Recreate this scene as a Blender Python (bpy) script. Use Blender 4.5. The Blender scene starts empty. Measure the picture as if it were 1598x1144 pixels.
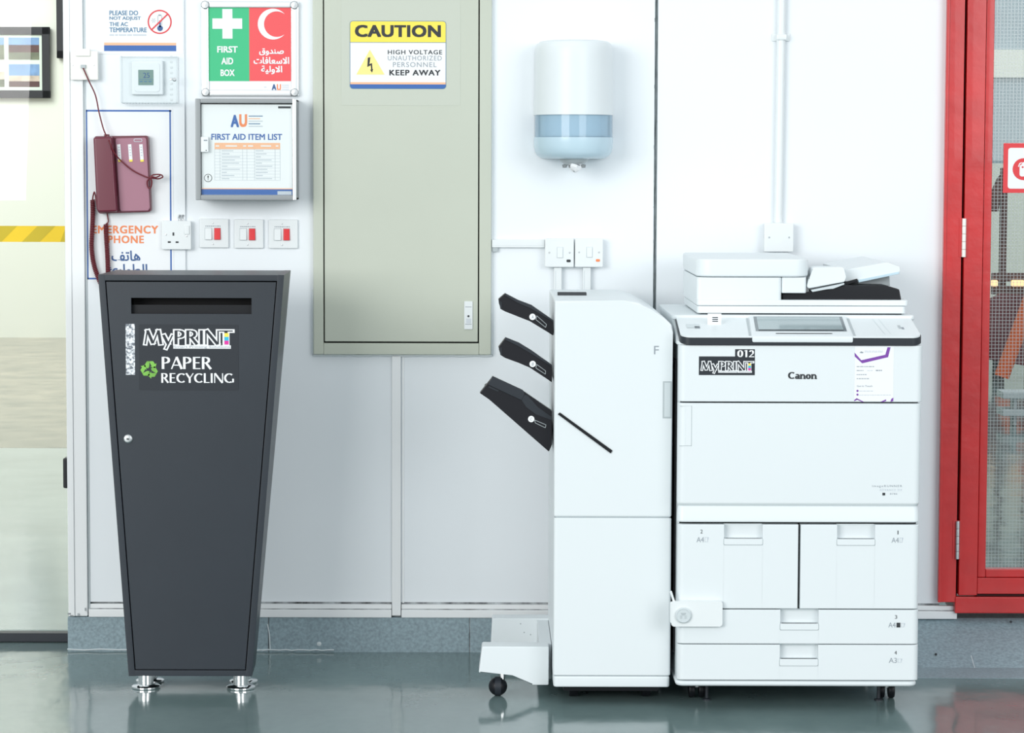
import bpy, bmesh, math, random
from mathutils import Vector, Matrix
random.seed(7)
SC = bpy.context.scene
COL = SC.collection

# ------------------------------------------------------------------ camera
FPX, PX0, PY0, TILT, ROLL = 4180.0, 760.0, 572.0, math.radians(4.337), 0.0025
CAM = Vector((0.0, -8.1, 1.489))
CROT = Matrix.Rotation(math.pi / 2 - TILT, 3, 'X') @ Matrix.Rotation(ROLL, 3, 'Z')
cd = bpy.data.cameras.new('camera')
cd.sensor_width = 36.0
cd.lens = FPX / 1598.0 * 36.0
cd.shift_x = (799.0 - PX0) / 1598.0
cam = bpy.data.objects.new('camera', cd)
cam.matrix_world = Matrix.Translation(CAM) @ CROT.to_4x4()
COL.objects.link(cam)
SC.camera = cam

# ------------------------------------------------------------------ light and exposure
SC.view_settings.view_transform = 'Standard'
SC.view_settings.look = 'None'
SC.view_settings.gamma = 1.0
SC.view_settings.use_curve_mapping = False
SC.view_settings.exposure = 0.24
wd = bpy.data.worlds.new('sky')
SC.world = wd
wd.use_nodes = True
wd.node_tree.nodes['Background'].inputs['Color'].default_value = (0.90, 0.97, 1.0, 1)
wd.node_tree.nodes['Background'].inputs['Strength'].default_value = 0.74


def area(name, loc, target, sx, sy, power, color=(1, 1, 1)):
    l = bpy.data.lights.new(name, 'AREA')
    l.shape = 'RECTANGLE'
    l.size, l.size_y, l.energy, l.color = sx, sy, power, color
    o = bpy.data.objects.new(name, l)
    o.location = loc
    o.rotation_euler = (Vector(target) - Vector(loc)).to_track_quat('-Z', 'Y').to_euler()
    COL.objects.link(o)
    return o


# tall hall windows behind the photographer on the left, then added unseen fill lights
area('window_daylight', (-5.55, -9.5, 3.1), (0.2, 0, 1.8), 5.4, 3.8, 480, (1.0, 0.99, 0.97))
area('fill_light_right', (5.2, -9.5, 3.2), (0.4, 0, 1.6), 4.6, 3.4, 230, (0.98, 0.99, 1.0))  # unseen fill, added to lift the shadow right of the printer
area('far_room_fill', (-6.0, 9.5, 5.2), (-4.0, 13.8, 1.2), 3.5, 3.0, 330, (1.0, 1.0, 0.97))  # added light without a visible source, brightens the left far room
area('far_hall_fill', (4.5, 7.5, 5.6), (4.2, 10.5, 0.3), 3.0, 3.0, 60, (0.97, 0.99, 1.0))  # added fill for the hall behind the red door, no real source


# ------------------------------------------------------------------ pixel -> place on a plane y = Y
def W(px, py, Y):
    d = CROT @ Vector(((px - PX0) / FPX, -(py - PY0) / FPX, -1.0))
    t = (Y - CAM.y) / d.y
    return CAM.x + d.x * t, CAM.z + d.z * t


def rect(x0, y0, x1, y1, Y):
    xm, ym = (x0 + x1) / 2, (y0 + y1) / 2
    return W(x0, ym, Y)[0], W(x1, ym, Y)[0], W(xm, y1, Y)[1], W(xm, y0, Y)[1]


def floor_y(py):
    d = CROT @ Vector((0, -(py - PY0) / FPX, -1.0))
    return CAM.y + d.y * (-CAM.z / d.z)


# ------------------------------------------------------------------ materials
def mat(name, color, rough=0.5, metal=0.0, coat=0.0, var=0.0, vscale=8.0, bump=0.0, bscale=60.0, emit=None, spec=0.5):
    m = bpy.data.materials.new(name)
    m.use_nodes = True
    nt = m.node_tree
    b = nt.nodes['Principled BSDF']
    b.inputs['Base Color'].default_value = (*color, 1)
    b.inputs['Roughness'].default_value = rough
    b.inputs['Metallic'].default_value = metal
    b.inputs['Coat Weight'].default_value = coat
    b.inputs['Specular IOR Level'].default_value = spec
    if var or bump:
        tc = nt.nodes.new('ShaderNodeTexCoord')
    if var:
        n = nt.nodes.new('ShaderNodeTexNoise')
        n.inputs['Scale'].default_value = vscale
        n.inputs['Detail'].default_value = 6
        nt.links.new(tc.outputs['Object'], n.inputs['Vector'])
        r = nt.nodes.new('ShaderNodeValToRGB')
        r.color_ramp.elements[0].position = 0.3
        r.color_ramp.elements[1].position = 0.7
        r.color_ramp.elements[0].color = (*[c * (1 - var) for c in color], 1)
        r.color_ramp.elements[1].color = (*[min(1, c * (1 + var)) for c in color], 1)
        nt.links.new(n.outputs['Fac'], r.inputs['Fac'])
        nt.links.new(r.outputs['Color'], b.inputs['Base Color'])
    if bump:
        n2 = nt.nodes.new('ShaderNodeTexNoise')
        n2.inputs['Scale'].default_value = bscale
        n2.inputs['Detail'].default_value = 4
        nt.links.new(tc.outputs['Object'], n2.inputs['Vector'])
        bp = nt.nodes.new('ShaderNodeBump')
        bp.inputs['Strength'].default_value = bump
        bp.inputs['Distance'].default_value = 0.01
        nt.links.new(n2.outputs['Fac'], bp.inputs['Height'])
        nt.links.new(bp.outputs['Normal'], b.inputs['Normal'])
    if emit:
        b.inputs['Emission Color'].default_value = (*color, 1)
        b.inputs['Emission Strength'].default_value = emit
    return m


def glass(name, tint=(1, 1, 1), rough=0.0, ior=1.45, body=None):
    m = bpy.data.materials.new(name)
    m.use_nodes = True
    nt = m.node_tree
    nt.nodes.remove(nt.nodes['Principled BSDF'])
    out = nt.nodes['Material Output']
    tr = nt.nodes.new('ShaderNodeBsdfTransparent')
    tr.inputs['Color'].default_value = (*tint, 1)
    gl = nt.nodes.new('ShaderNodeBsdfGlossy')
    gl.inputs['Roughness'].default_value = rough
    fr = nt.nodes.new('ShaderNodeFresnel')
    fr.inputs['IOR'].default_value = ior
    mx = nt.nodes.new('ShaderNodeMixShader')
    ge = nt.nodes.new('ShaderNodeNewGeometry')
    sb = nt.nodes.new('ShaderNodeMath')
    sb.operation = 'SUBTRACT'
    sb.inputs[0].default_value = 1.0
    nt.links.new(ge.outputs['Backfacing'], sb.inputs[1])
    ml = nt.nodes.new('ShaderNodeMath')
    ml.operation = 'MULTIPLY'
    nt.links.new(fr.outputs[0], ml.inputs[0])
    nt.links.new(sb.outputs[0], ml.inputs[1])
    nt.links.new(ml.outputs[0], mx.inputs[0])
    if body:                                   # milky plastic: part of the light is scattered by the body itself
        df = nt.nodes.new('ShaderNodeBsdfDiffuse')
        df.inputs['Color'].default_value = (*body, 1)
        m2 = nt.nodes.new('ShaderNodeMixShader')
        m2.inputs[0].default_value = 0.55
        nt.links.new(tr.outputs[0], m2.inputs[1])
        nt.links.new(df.outputs[0], m2.inputs[2])
        nt.links.new(m2.outputs[0], mx.inputs[1])
    else:
        nt.links.new(tr.outputs[0], mx.inputs[1])
    nt.links.new(gl.outputs[0], mx.inputs[2])
    nt.links.new(mx.outputs[0], out.inputs['Surface'])
    return m


M = dict(
    wall=mat('white_wall_panel', (0.84, 0.88, 0.91), 0.36, var=0.012, vscale=2.0),
    frame=mat('white_aluminium', (0.86, 0.88, 0.89), 0.3),
    groove=mat('grey_sealant', (0.17, 0.20, 0.21), 0.7, var=0.25, vscale=30),
    dirt=mat('grime', (0.30, 0.32, 0.33), 0.9, var=0.85, vscale=28),
    kerb=mat('painted_concrete', (0.26, 0.345, 0.385), 0.5, var=0.20, vscale=110, bump=0.12, bscale=160),
    white=mat('white_plastic', (0.765, 0.815, 0.835), 0.38, spec=0.4),
    white2=mat('white_switch_plastic', (0.80, 0.84, 0.85), 0.3),
    cream=mat('cream_plastic', (0.87, 0.87, 0.82), 0.35),
    offwhite=mat('pale_grey_plastic', (0.62, 0.68, 0.70), 0.4),
    pgrey=mat('light_grey_plastic', (0.45, 0.50, 0.52), 0.45),
    dgrey=mat('dark_grey_plastic', (0.026, 0.031, 0.039), 0.4, spec=0.3),
    tray=mat('black_tray_plastic', (0.012, 0.012, 0.016), 0.3, spec=0.3),
    black=mat('black_plastic', (0.010, 0.011, 0.014), 0.35, spec=0.25),
    void=mat('black_interior', (0.005, 0.005, 0.006), 0.8),
    bin=mat('charcoal_powder_coat', (0.017, 0.024, 0.034), 0.37, var=0.05, vscale=6, bump=0.03, bscale=500),
    chrome=mat('chrome', (0.85, 0.87, 0.88), 0.08, metal=1.0),
    steel=mat('brushed_steel', (0.55, 0.57, 0.58), 0.35, metal=1.0),
    alu=mat('satin_aluminium', (0.80, 0.82, 0.83), 0.28, metal=0.6),
    greybox=mat('grey_enamel', (0.28, 0.30, 0.31), 0.4, metal=0.3),
    cab=mat('grey_green_enamel', (0.54, 0.575, 0.49), 0.36, var=0.02, vscale=3, bump=0.02, bscale=200),
    cabfilm=mat('clear_film_on_enamel', (0.56, 0.595, 0.515), 0.25),
    maroon=mat('maroon_plastic', (0.135, 0.012, 0.032), 0.35, coat=0.2),
    rose=mat('dusty_rose_plastic', (0.37, 0.165, 0.225), 0.4),
    cordm=mat('maroon_cord', (0.15, 0.012, 0.022), 0.45),
    red=mat('red_gloss_paint', (0.56, 0.016, 0.018), 0.34, coat=0.15, var=0.12, vscale=9, bump=0.12, bscale=24),
    redgap=mat('dark_red_gap', (0.035, 0.003, 0.003), 0.8),
    rocker=mat('red_rocker', (0.75, 0.012, 0.02), 0.3),
    paper=mat('white_paper', (0.86, 0.88, 0.90), 0.6),
    ink=mat('black_ink', (0.025, 0.03, 0.035), 0.6),
    inkgrey=mat('grey_ink', (0.30, 0.34, 0.38), 0.6),
    inkpale=mat('pale_grey_ink', (0.55, 0.60, 0.66), 0.6),
    blue=mat('blue_ink', (0.035, 0.13, 0.42), 0.5),
    navy=mat('navy_ink', (0.03, 0.10, 0.28), 0.5),
    tealink=mat('slate_blue_ink', (0.07, 0.20, 0.35), 0.5),
    orange=mat('orange_ink', (0.87, 0.25, 0.09), 0.5),
    palepeach=mat('peach_ink', (0.92, 0.50, 0.30), 0.5),
    green=mat('green_ink', (0.035, 0.50, 0.22), 0.45),
    redink=mat('coral_red_ink', (0.84, 0.085, 0.095), 0.45),
    redsign=mat('red_sign_ink', (0.72, 0.035, 0.045), 0.45),
    yellow=mat('yellow_ink', (0.93, 0.76, 0.09), 0.5),
    yellow2=mat('pale_yellow_ink', (0.95, 0.80, 0.28), 0.5),
    tape=mat('yellow_tape', (0.86, 0.58, 0.0), 0.5),
    tape2=mat('olive_tape', (0.58, 0.43, 0.0), 0.5),
    purple=mat('purple_ink', (0.20, 0.05, 0.37), 0.5),
    magenta=mat('magenta_ink', (0.75, 0.02, 0.35), 0.5),
    cyan=mat('cyan_ink', (0.02, 0.48, 0.72), 0.5),
    leaf=mat('leaf_green_ink', (0.20, 0.50, 0.07), 0.5, var=0.35, vscale=30),
    lcd=mat('green_grey_display', (0.17, 0.28, 0.25), 0.3),
    screen=mat('grey_touch_screen', (0.36, 0.44, 0.46), 0.12),
    screenframe=mat('grey_screen_border', (0.15, 0.18, 0.20), 0.2),
    bluebowl=mat('pale_blue_plastic', (0.52, 0.68, 0.77), 0.25),
    clear=glass('clear_glass', (0.985, 0.995, 0.99)),
    acrylic=glass('clear_acrylic', (0.975, 0.985, 0.99), 0.03, 1.28),
    bluewin=glass('blue_translucent_plastic', (0.74, 0.86, 0.93), 0.05, 1.4, (0.42, 0.60, 0.74)),
    farwall=mat('cream_wall_paint', (0.75, 0.78, 0.69), 0.7),
    farwall2=mat('grey_blue_cladding', (0.30, 0.40, 0.44), 0.5, var=0.08, vscale=3),
    tile=mat('brown_marble_tile', (0.25, 0.20, 0.145), 0.12, var=0.6, vscale=4),
    palefloor=mat('pale_polished_floor', (0.46, 0.52, 0.50), 0.14, var=0.10, vscale=2, bump=0.06, bscale=3),
    timber=mat('dark_brown_timber', (0.085, 0.035, 0.03), 0.6, var=0.3, vscale=9),
    darkred=mat('dark_red_board', (0.12, 0.022, 0.028), 0.5),
    orangep=mat('orange_painted_steel', (0.62, 0.10, 0.015), 0.45),
    creampost=mat('cream_post', (0.80, 0.77, 0.62), 0.6),
    wire=mat('steel_wire', (0.42, 0.45, 0.46), 0.4, metal=0.6),
    sky=mat('photo_sky_blue', (0.16, 0.30, 0.52), 0.5, var=0.25, vscale=12),
    field=mat('photo_olive', (0.13, 0.15, 0.09), 0.5, var=0.5, vscale=9),
    town=mat('photo_sand', (0.55, 0.46, 0.36), 0.5, var=0.4, vscale=12),
    mount=mat('pale_green_mount', (0.66, 0.76, 0.66), 0.5),
    gold=mat('amber_lamp', (1.0, 0.62, 0.30), 0.5, emit=0.9),
)


def floor_material():
    m = mat('glossy_grey_floor', (0.115, 0.150, 0.158), 0.09)
    nt = m.node_tree
    b = nt.nodes['Principled BSDF']
    b.inputs['IOR'].default_value = 1.5
    tc = nt.nodes.new('ShaderNodeTexCoord')
    mp = nt.nodes.new('ShaderNodeMapping')
    mp.inputs['Scale'].default_value = (1.0, 0.55, 1)
    nt.links.new(tc.outputs['Object'], mp.inputs['Vector'])
    n = nt.nodes.new('ShaderNodeTexNoise')
    n.inputs['Scale'].default_value = 3.0
    n.inputs['Detail'].default_value = 8
    n.inputs['Roughness'].default_value = 0.62
    nt.links.new(mp.outputs[0], n.inputs['Vector'])
    r = nt.nodes.new('ShaderNodeValToRGB')
    r.color_ramp.elements[0].position = 0.3
    r.color_ramp.elements[1].position = 0.72
    r.color_ramp.elements[0].color = (0.125, 0.180, 0.182, 1)
    r.color_ramp.elements[1].color = (0.175, 0.245, 0.243, 1)
    nt.links.new(n.outputs['Fac'], r.inputs['Fac'])
    nt.links.new(r.outputs['Color'], b.inputs['Base Color'])
    w = nt.nodes.new('ShaderNodeTexNoise')
    w.inputs['Scale'].default_value = 5.0
    w.inputs['Detail'].default_value = 3
    nt.links.new(mp.outputs[0], w.inputs['Vector'])
    bp = nt.nodes.new('ShaderNodeBump')
    bp.inputs['Strength'].default_value = 0.15
    bp.inputs['Distance'].default_value = 0.02
    nt.links.new(w.outputs['Fac'], bp.inputs['Height'])
    nt.links.new(bp.outputs['Normal'], b.inputs['Normal'])
    rr = nt.nodes.new('ShaderNodeMapRange')
    rr.inputs['To Min'].default_value = 0.05
    rr.inputs['To Max'].default_value = 0.17
    nt.links.new(n.outputs['Fac'], rr.inputs['Value'])
    nt.links.new(rr.outputs[0], b.inputs['Roughness'])
    return m


def sparkle_material():
    m = mat('silver_foil', (0.7, 0.72, 0.75), 0.3, metal=0.3)
    nt = m.node_tree
    b = nt.nodes['Principled BSDF']
    tc = nt.nodes.new('ShaderNodeTexCoord')
    v = nt.nodes.new('ShaderNodeTexNoise')
    v.inputs['Scale'].default_value = 160
    v.inputs['Detail'].default_value = 3
    nt.links.new(tc.outputs['Object'], v.inputs['Vector'])
    r = nt.nodes.new('ShaderNodeValToRGB')
    r.color_ramp.elements[0].position = 0.42
    r.color_ramp.elements[1].position = 0.6
    r.color_ramp.elements[0].color = (0.16, 0.18, 0.21, 1)
    r.color_ramp.elements[1].color = (0.85, 0.88, 0.92, 1)
    nt.links.new(v.outputs['Fac'], r.inputs['Fac'])
    nt.links.new(r.outputs['Color'], b.inputs['Base Color'])
    return m


M['floor'] = floor_material()
M['foil'] = sparkle_material()


# ------------------------------------------------------------------ text
_tc = {}


def text_geo(body, off=0.0, spacing=1.0, shear=0.0):
    key = (body, off, spacing, shear)
    if key in _tc:
        return _tc[key]
    c = bpy.data.curves.new('lettering', 'FONT')
    c.body = body
    c.offset = off
    c.space_character = spacing
    c.shear = shear
    c.resolution_u = 3
    o = bpy.data.objects.new('lettering', c)
    COL.objects.link(o)
    dg = bpy.context.evaluated_depsgraph_get()
    dg.update()
    me = bpy.data.meshes.new_from_object(o.evaluated_get(dg))
    vs = [(v.co.x, v.co.y) for v in me.vertices]
    fs = [tuple(p.vertices) for p in me.polygons]
    bpy.data.objects.remove(o)
    bpy.data.curves.remove(c)
    bpy.data.meshes.remove(me)
    xs = [v[0] for v in vs]
    ys = [v[1] for v in vs]
    _tc[key] = (vs, fs, min(xs), max(xs), min(ys), max(ys))
    return _tc[key]


# a small flared alphabet (thick and thin strokes) for the lettering with contrast
TK, TN = 0.165, 0.085
GL = {
    'M': (1.02, [('L', .07, 0, .2, 1, TN, TN), ('L', .2, 1, .5, .06, TK, TK), ('L', .5, .06, .8, 1, TN, TN), ('L', .8, 1, .94, 0, TK, TK)]),
    'y': (0.60, [('L', .06, .68, .32, .02, TK, TK), ('L', .56, .68, .18, -.32, TN, TN)]),
    'P': (0.64, [('L', .12, 0, .12, 1, TK, TK), ('A', .3, .73, .25, .235, -90, 90, .15, .08), ('L', .1, .965, .3, .965, .08, .08), ('L', .1, .495, .3, .495, .08, .08)]),
    'R': (0.70, [('L', .12, 0, .12, 1, TK, TK), ('A', .3, .74, .24, .225, -90, 90, .15, .08), ('L', .1, .965, .3, .965, .08, .08), ('L', .1, .515, .3, .515, .08, .08), ('L', .3, .52, .62, 0, .15, .17)]),
    'I': (0.30, [('L', .15, 0, .15, 1, TK, TK)]),
    'N': (0.86, [('L', .1, 0, .1, 1, TN, TN), ('L', .12, 1, .74, 0, TK, TK), ('L', .76, 0, .76, 1, TN, TN)]),
    'T': (0.66, [('L', 0, .955, .66, .955, .09, .09), ('L', .33, 0, .33, 1, TK, TK)]),
    'A': (0.74, [('L', .03, 0, .36, 1, TN, TN), ('L', .36, 1, .69, 0, TK, TK), ('L', .15, .32, .56, .32, .08, .08)]),
    'E': (0.58, [('L', .12, 0, .12, 1, TK, TK), ('L', .1, .96, .52, .96, .08, .08), ('L', .1, .52, .47, .52, .08, .08), ('L', .1, .04, .53, .04, .08, .08)]),
    'C': (0.80, [('A', .46, .5, .4, .46, 48, 312, .16, .08)]),
    'L': (0.55, [('L', .12, 0, .12, 1, TK, TK), ('L', .1, .04, .52, .04, .08, .08)]),
    'G': (0.90, [('A', .46, .5, .4, .46, 48, 300, .16, .08), ('L', .78, .06, .78, .44, .15, .15), ('L', .46, .04, .78, .1, .08, .08)]),
    'Y': (0.68, [('L', .04, 1, .34, .46, TK, TK), ('L', .64, 1, .34, .46, TN, TN), ('L', .34, 0, .34, .5, TK, TK)]),
    'a': (0.60, [('A', .25, .2, .17, .18, 0, 360, .13, .07), ('L', .46, 0, .46, .5, .15, .15), ('A', .28, .5, .18, .17, 0, 150, .14, .07), ('L', .46, .03, .58, .03, .06, .06)]),
    'n': (0.68, [('L', .13, 0, .13, .66, .15, .15), ('A', .34, .43, .2, .22, 0, 180, .14, .07), ('L', .54, 0, .54, .44, .15, .15), ('L', .02, .03, .25, .03, .06, .06), ('L', .43, .03, .66, .03, .06, .06), ('L', .03, .63, .14, .63, .06, .06)]),
    'o': (0.64, [('A', .31, .33, .24, .31, 0, 360, .16, .07)]),
    '0': (0.62, [('A', .31, .5, .24, .46, 0, 360, .18, .08)]),
    '1': (0.46, [('L', .26, 0, .26, 1, .18, .18), ('L', .06, .86, .26, .97, .07, .07)]),
    '2': (0.60, [('A', .28, .7, .2, .26, -35, 165, .17, .09), ('L', .46, .56, .08, .06, .13, .08), ('L', .04, .06, .55, .06, .12, .12)]),
}


def flared(body, grow=0.0):
    """list of 2D polygons (unit cap height) and the total width"""
    polys, x = [], 0.0
    for li, ch in enumerate(body):
        adv, strokes = GL[ch]
        for si, s in enumerate(strokes):
            lift = (li % 2 * 6 + si) * 3e-5
            if s[0] == 'L':
                _, x0, y0, x1, y1, w0, w1 = s
                dx, dy = x1 - x0, y1 - y0
                L = math.hypot(dx, dy)
                ux, uy = dx / L, dy / L
                nx, ny = -uy, ux
                x0, y0, x1, y1 = x0 - ux * grow, y0 - uy * grow, x1 + ux * grow, y1 + uy * grow
                a, b = w0 / 2 + grow, w1 / 2 + grow
                P = [(x0 + nx * a, y0 + ny * a), (x0 - nx * a, y0 - ny * a), (x1 - nx * b, y1 - ny * b), (x1 + nx * b, y1 + ny * b)]
                polys.append((lift, [(px + x, py) for px, py in P]))
            else:
                _, cx, cy, rx, ry, a0, a1, wx, wy = s
                n = max(6, int(abs(a1 - a0) / 12))
                pts = []
                for k in range(n + 1):
                    t = math.radians(a0 + (a1 - a0) * k / n)
                    w = (wx * abs(math.cos(t)) + wy * abs(math.sin(t))) / 2 + grow
                    c, sn = math.cos(t), math.sin(t)
                    pts.append(((cx + (rx + w - wx * .3) * c, cy + (ry + w - wy * .3) * sn), (cx + (rx - w - wx * .3) * c, cy + (ry - w - wy * .3) * sn)))
                for k in range(n):
                    a, b = pts[k], pts[k + 1]
                    polys.append((lift, [(a[0][0] + x, a[0][1]), (a[1][0] + x, a[1][1]), (b[1][0] + x, b[1][1]), (b[0][0] + x, b[0][1])]))
        x += adv
    return polys, x


# ------------------------------------------------------------------ mesh builder
def circle(cx, cz, r, n=28, a0=0, a1=360):
    full = abs(a1 - a0) >= 360
    k = n if full else n + 1
    return [(cx + r * math.cos(math.radians(a0 + (a1 - a0) * i / n)), cz + r * math.sin(math.radians(a0 + (a1 - a0) * i / n))) for i in range(k)]


def rrect(x0, x1, z0, z1, r, n=5):
    P = []
    for cx, cz, a in ((x1 - r, z1 - r, 0), (x0 + r, z1 - r, 90), (x0 + r, z0 + r, 180), (x1 - r, z0 + r, 270)):
        P += [(cx + r * math.cos(math.radians(a + 90 * i / n)), cz + r * math.sin(math.radians(a + 90 * i / n))) for i in range(n + 1)]
    return P


def plan(x0, x1, y0, y1, rf, rb, z, n=6):
    """ring: plan rectangle with rounded front (y0) corners rf and back (y1) corners rb"""
    P = []
    for cx, cy, r, a in ((x1 - rb, y1 - rb, rb, 0), (x0 + rb, y1 - rb, rb, 90), (x0 + rf, y0 + rf, rf, 180), (x1 - rf, y0 + rf, rf, 270)):
        P += [Vector((cx + r * math.cos(math.radians(a + 90 * i / n)), cy + r * math.sin(math.radians(a + 90 * i / n)), z)) for i in range(n + 1)]
    return P


class MB:
    def __init__(s):
        s.v, s.f, s.m, s.mats = [], [], [], []

    def mi(s, m):
        m = M[m] if isinstance(m, str) else m
        if m not in s.mats:
            s.mats.append(m)
        return s.mats.index(m)

    def add(s, vs, fs, m):
        k, b = s.mi(m), len(s.v)
        s.v += [Vector(v) for v in vs]
        for f in fs:
            s.f.append(tuple(i + b for i in f))
            s.m.append(k)
        return s

    def bm(s, bm, m):
        bm.verts.index_update()
        s.add([v.co.copy() for v in bm.verts], [tuple(v.index for v in f.verts) for f in bm.faces], m)
        bm.free()
        return s

    def box(s, x0, x1, y0, y1, z0, z1, m, bev=0.0, seg=2):
        return s.hexa([(x0, y0, z0), (x1, y0, z0), (x1, y1, z0), (x0, y1, z0), (x0, y0, z1), (x1, y0, z1), (x1, y1, z1), (x0, y1, z1)], m, bev, seg)

    def hexa(s, P, m, bev=0.0, seg=2):
        b = bmesh.new()
        v = [b.verts.new(p) for p in P]
        for f in ((0, 3, 2, 1), (4, 5, 6, 7), (0, 1, 5, 4), (1, 2, 6, 5), (2, 3, 7, 6), (3, 0, 4, 7)):
            b.faces.new([v[i] for i in f])
        if bev:
            bmesh.ops.bevel(b, geom=b.edges[:], offset=bev, segments=seg, profile=0.5, affect='EDGES')
        return s.bm(b, m)

    def prism(s, poly, y0, y1, m, bev=0.0, seg=2, front_only=False):
        """poly in (x, z), extruded from y0 (front) to y1 (back)"""
        b = bmesh.new()
        area2 = sum(poly[i][0] * poly[(i + 1) % len(poly)][1] - poly[(i + 1) % len(poly)][0] * poly[i][1] for i in range(len(poly)))
        if area2 < 0:
            poly = poly[::-1]
        fr = [b.verts.new((x, y0, z)) for x, z in poly]
        bk = [b.verts.new((x, y1, z)) for x, z in poly]
        n = len(poly)
        ff = b.faces.new(fr)
        b.faces.new(bk[::-1])
        for i in range(n):
            j = (i + 1) % n
            b.faces.new((fr[j], fr[i], bk[i], bk[j]))
        if bev:
            ed = list(ff.edges) if front_only else b.edges[:]
            bmesh.ops.bevel(b, geom=ed, offset=bev, segments=seg, profile=0.5, affect='EDGES')
        return s.bm(b, m)

    def flat(s, poly, y, m):
        area2 = sum(poly[i][0] * poly[(i + 1) % len(poly)][1] - poly[(i + 1) % len(poly)][0] * poly[i][1] for i in range(len(poly)))
        if area2 < 0:
            poly = poly[::-1]
        return s.add([(x, y, z) for x, z in poly], [tuple(range(len(poly)))], m)

    def frect(s, x0, x1, z0, z1, y, m):
        return s.flat([(x0, z0), (x1, z0), (x1, z1), (x0, z1)], y, m)

    def loft(s, rings, m, cap=True):
        n = len(rings[0])
        vs = [p for r in rings for p in r]
        fs = []
        for k in range(len(rings) - 1):
            for i in range(n):
                j = (i + 1) % n
                fs.append((k * n + i, k * n + j, (k + 1) * n + j, (k + 1) * n + i))
        if cap:
            fs.append(tuple(range(n))[::-1])
            fs.append(tuple((len(rings) - 1) * n + i for i in range(n)))
        return s.add(vs, fs, m)

    def rbox(s, x0, x1, y0, y1, z0, z1, m, rf=0.012, rb=0.006, e=0.003):
        rings = []
        for dz, ins in ((0, e), (e * .35, e * .35), (e, 0)):
            rings.append(plan(x0 + ins, x1 - ins, y0 + ins, y1 - ins, max(rf - ins, .0008), max(rb - ins, .0008), z0 + dz))
        for dz, ins in ((e, 0), (e * .35, e * .35), (0, e)):
            rings.append(plan(x0 + ins, x1 - ins, y0 + ins, y1 - ins, max(rf - ins, .0008), max(rb - ins, .0008), z1 - dz))
        return s.loft(rings, m)

    def lathe(s, prof, c, m, axis='Z', n=28):
        rings = []
        for r, h in prof:
            ring = []
            for i in range(n):
                a = 2 * math.pi * i / n
                p = Vector((r * math.cos(a), r * math.sin(a), h))
                if axis == 'Y':       # h measured towards the viewer (-y)
                    p = Vector((p.x, -p.z, p.y))
                elif axis == 'X':
                    p = Vector((p.z, p.x, p.y))
                ring.append(Vector(c) + p)
            rings.append(ring)
        return s.loft(rings, m)

    def tube(s, pts, r, m, n=8):
        pts = [Vector(p) for p in pts]
        rings = []
        up = Vector((0, 1, 0.013))
        for i, p in enumerate(pts):
            t = (pts[min(i + 1, len(pts) - 1)] - pts[max(i - 1, 0)]).normalized()
            a = t.cross(up)
            if a.length < 1e-4:
                a = t.cross(Vector((1, 0, 0)))
            a.normalize()
            b = t.cross(a)
            rings.append([p + (a * math.cos(2 * math.pi * k / n) + b * math.sin(2 * math.pi * k / n)) * r for k in range(n)])  # black panel standing in for the shade between finisher and printer
        return s.loft(rings, m)

    def text(s, body, x0, x1, z0, z1, y, m, off=0.0, spacing=1.0, shear=0.0):
        vs, fs, a, b, c, d = text_geo(body, 0.0, spacing, shear)
        g = off * 1.5
        a, b, c, d = a - g, b + g, c - g * .7, d + g * .7
        kx, kz = (x1 - x0) / (b - a), (z1 - z0) / max(d - c, 1e-6)
        if off:
            for k, (ux, uz) in enumerate(((-g, -g * .7), (g, -g * .7), (-g, g * .7), (g, g * .7))):
                s.add([(x0 + (vx + ux - a) * kx, y - (k + 1) * 3e-5, z0 + (vy + uz - c) * kz) for vx, vy in vs], fs, m)
        return s.add([(x0 + (vx - a) * kx, y, z0 + (vy - c) * kz) for vx, vy in vs], fs, m)

    def tpx(s, body, px0, py0, px1, py1, Y, m, dy=0.0006, **k):
        """lettering that fills a measured rectangle on the plane y = Y"""
        x0, x1, z0, z1 = rect(px0, py0, px1, py1, Y)
        return s.text(body, x0, x1, z0, z1, Y - dy, m, **k)

    def flr(s, body, x0, x1, z0, z1, y, m, grow=0.0):
        polys, w = flared(body, grow)
        kx, kz = (x1 - x0) / w, z1 - z0
        for lift, P in polys:
            s.flat([(x0 + px * kx, z0 + pz * kz) for px, pz in P], y - lift, m)
        return s

    def rpx(s, px0, py0, px1, py1, Y, m, dy=0.0004):
        x0, x1, z0, z1 = rect(px0, py0, px1, py1, Y)
        return s.frect(x0, x1, z0, z1, Y - dy, m)

    def ppx(s, pts, Y, y0, y1, m, bev=0.0, **k):
        return s.prism([W(a, b, Y) for a, b in pts], y0, y1, m, bev, **k)

    def fpx(s, pts, Y, m, dy=0.0004):
        return s.flat([W(a, b, Y) for a, b in pts], Y - dy, m)

    def build(s, name, parent=None, angle=35):
        me = bpy.data.meshes.new(name)
        base = Vector((0, 0, 0))
        if parent is not None:
            p = parent
            while p is not None:
                base += Vector(p.location)
                p = p.parent
        else:
            xs, ys, zs = [v.x for v in s.v], [v.y for v in s.v], [v.z for v in s.v]
            base = Vector(((min(xs) + max(xs)) / 2, (min(ys) + max(ys)) / 2, min(zs)))
        me.from_pydata([v - base for v in s.v], [], s.f)
        for m in s.mats:
            me.materials.append(m)
        me.polygons.foreach_set('material_index', s.m)
        me.polygons.foreach_set('use_smooth', [True] * len(s.f))
        me.update()
        me.set_sharp_from_angle(angle=math.radians(angle))
        o = bpy.data.objects.new(name, me)
        w = o.modifiers.new('even_normals', 'WEIGHTED_NORMAL')
        w.keep_sharp = True
        COL.objects.link(o)
        if parent is not None:
            o.parent = parent
        else:
            o.location = base
        return o


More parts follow.
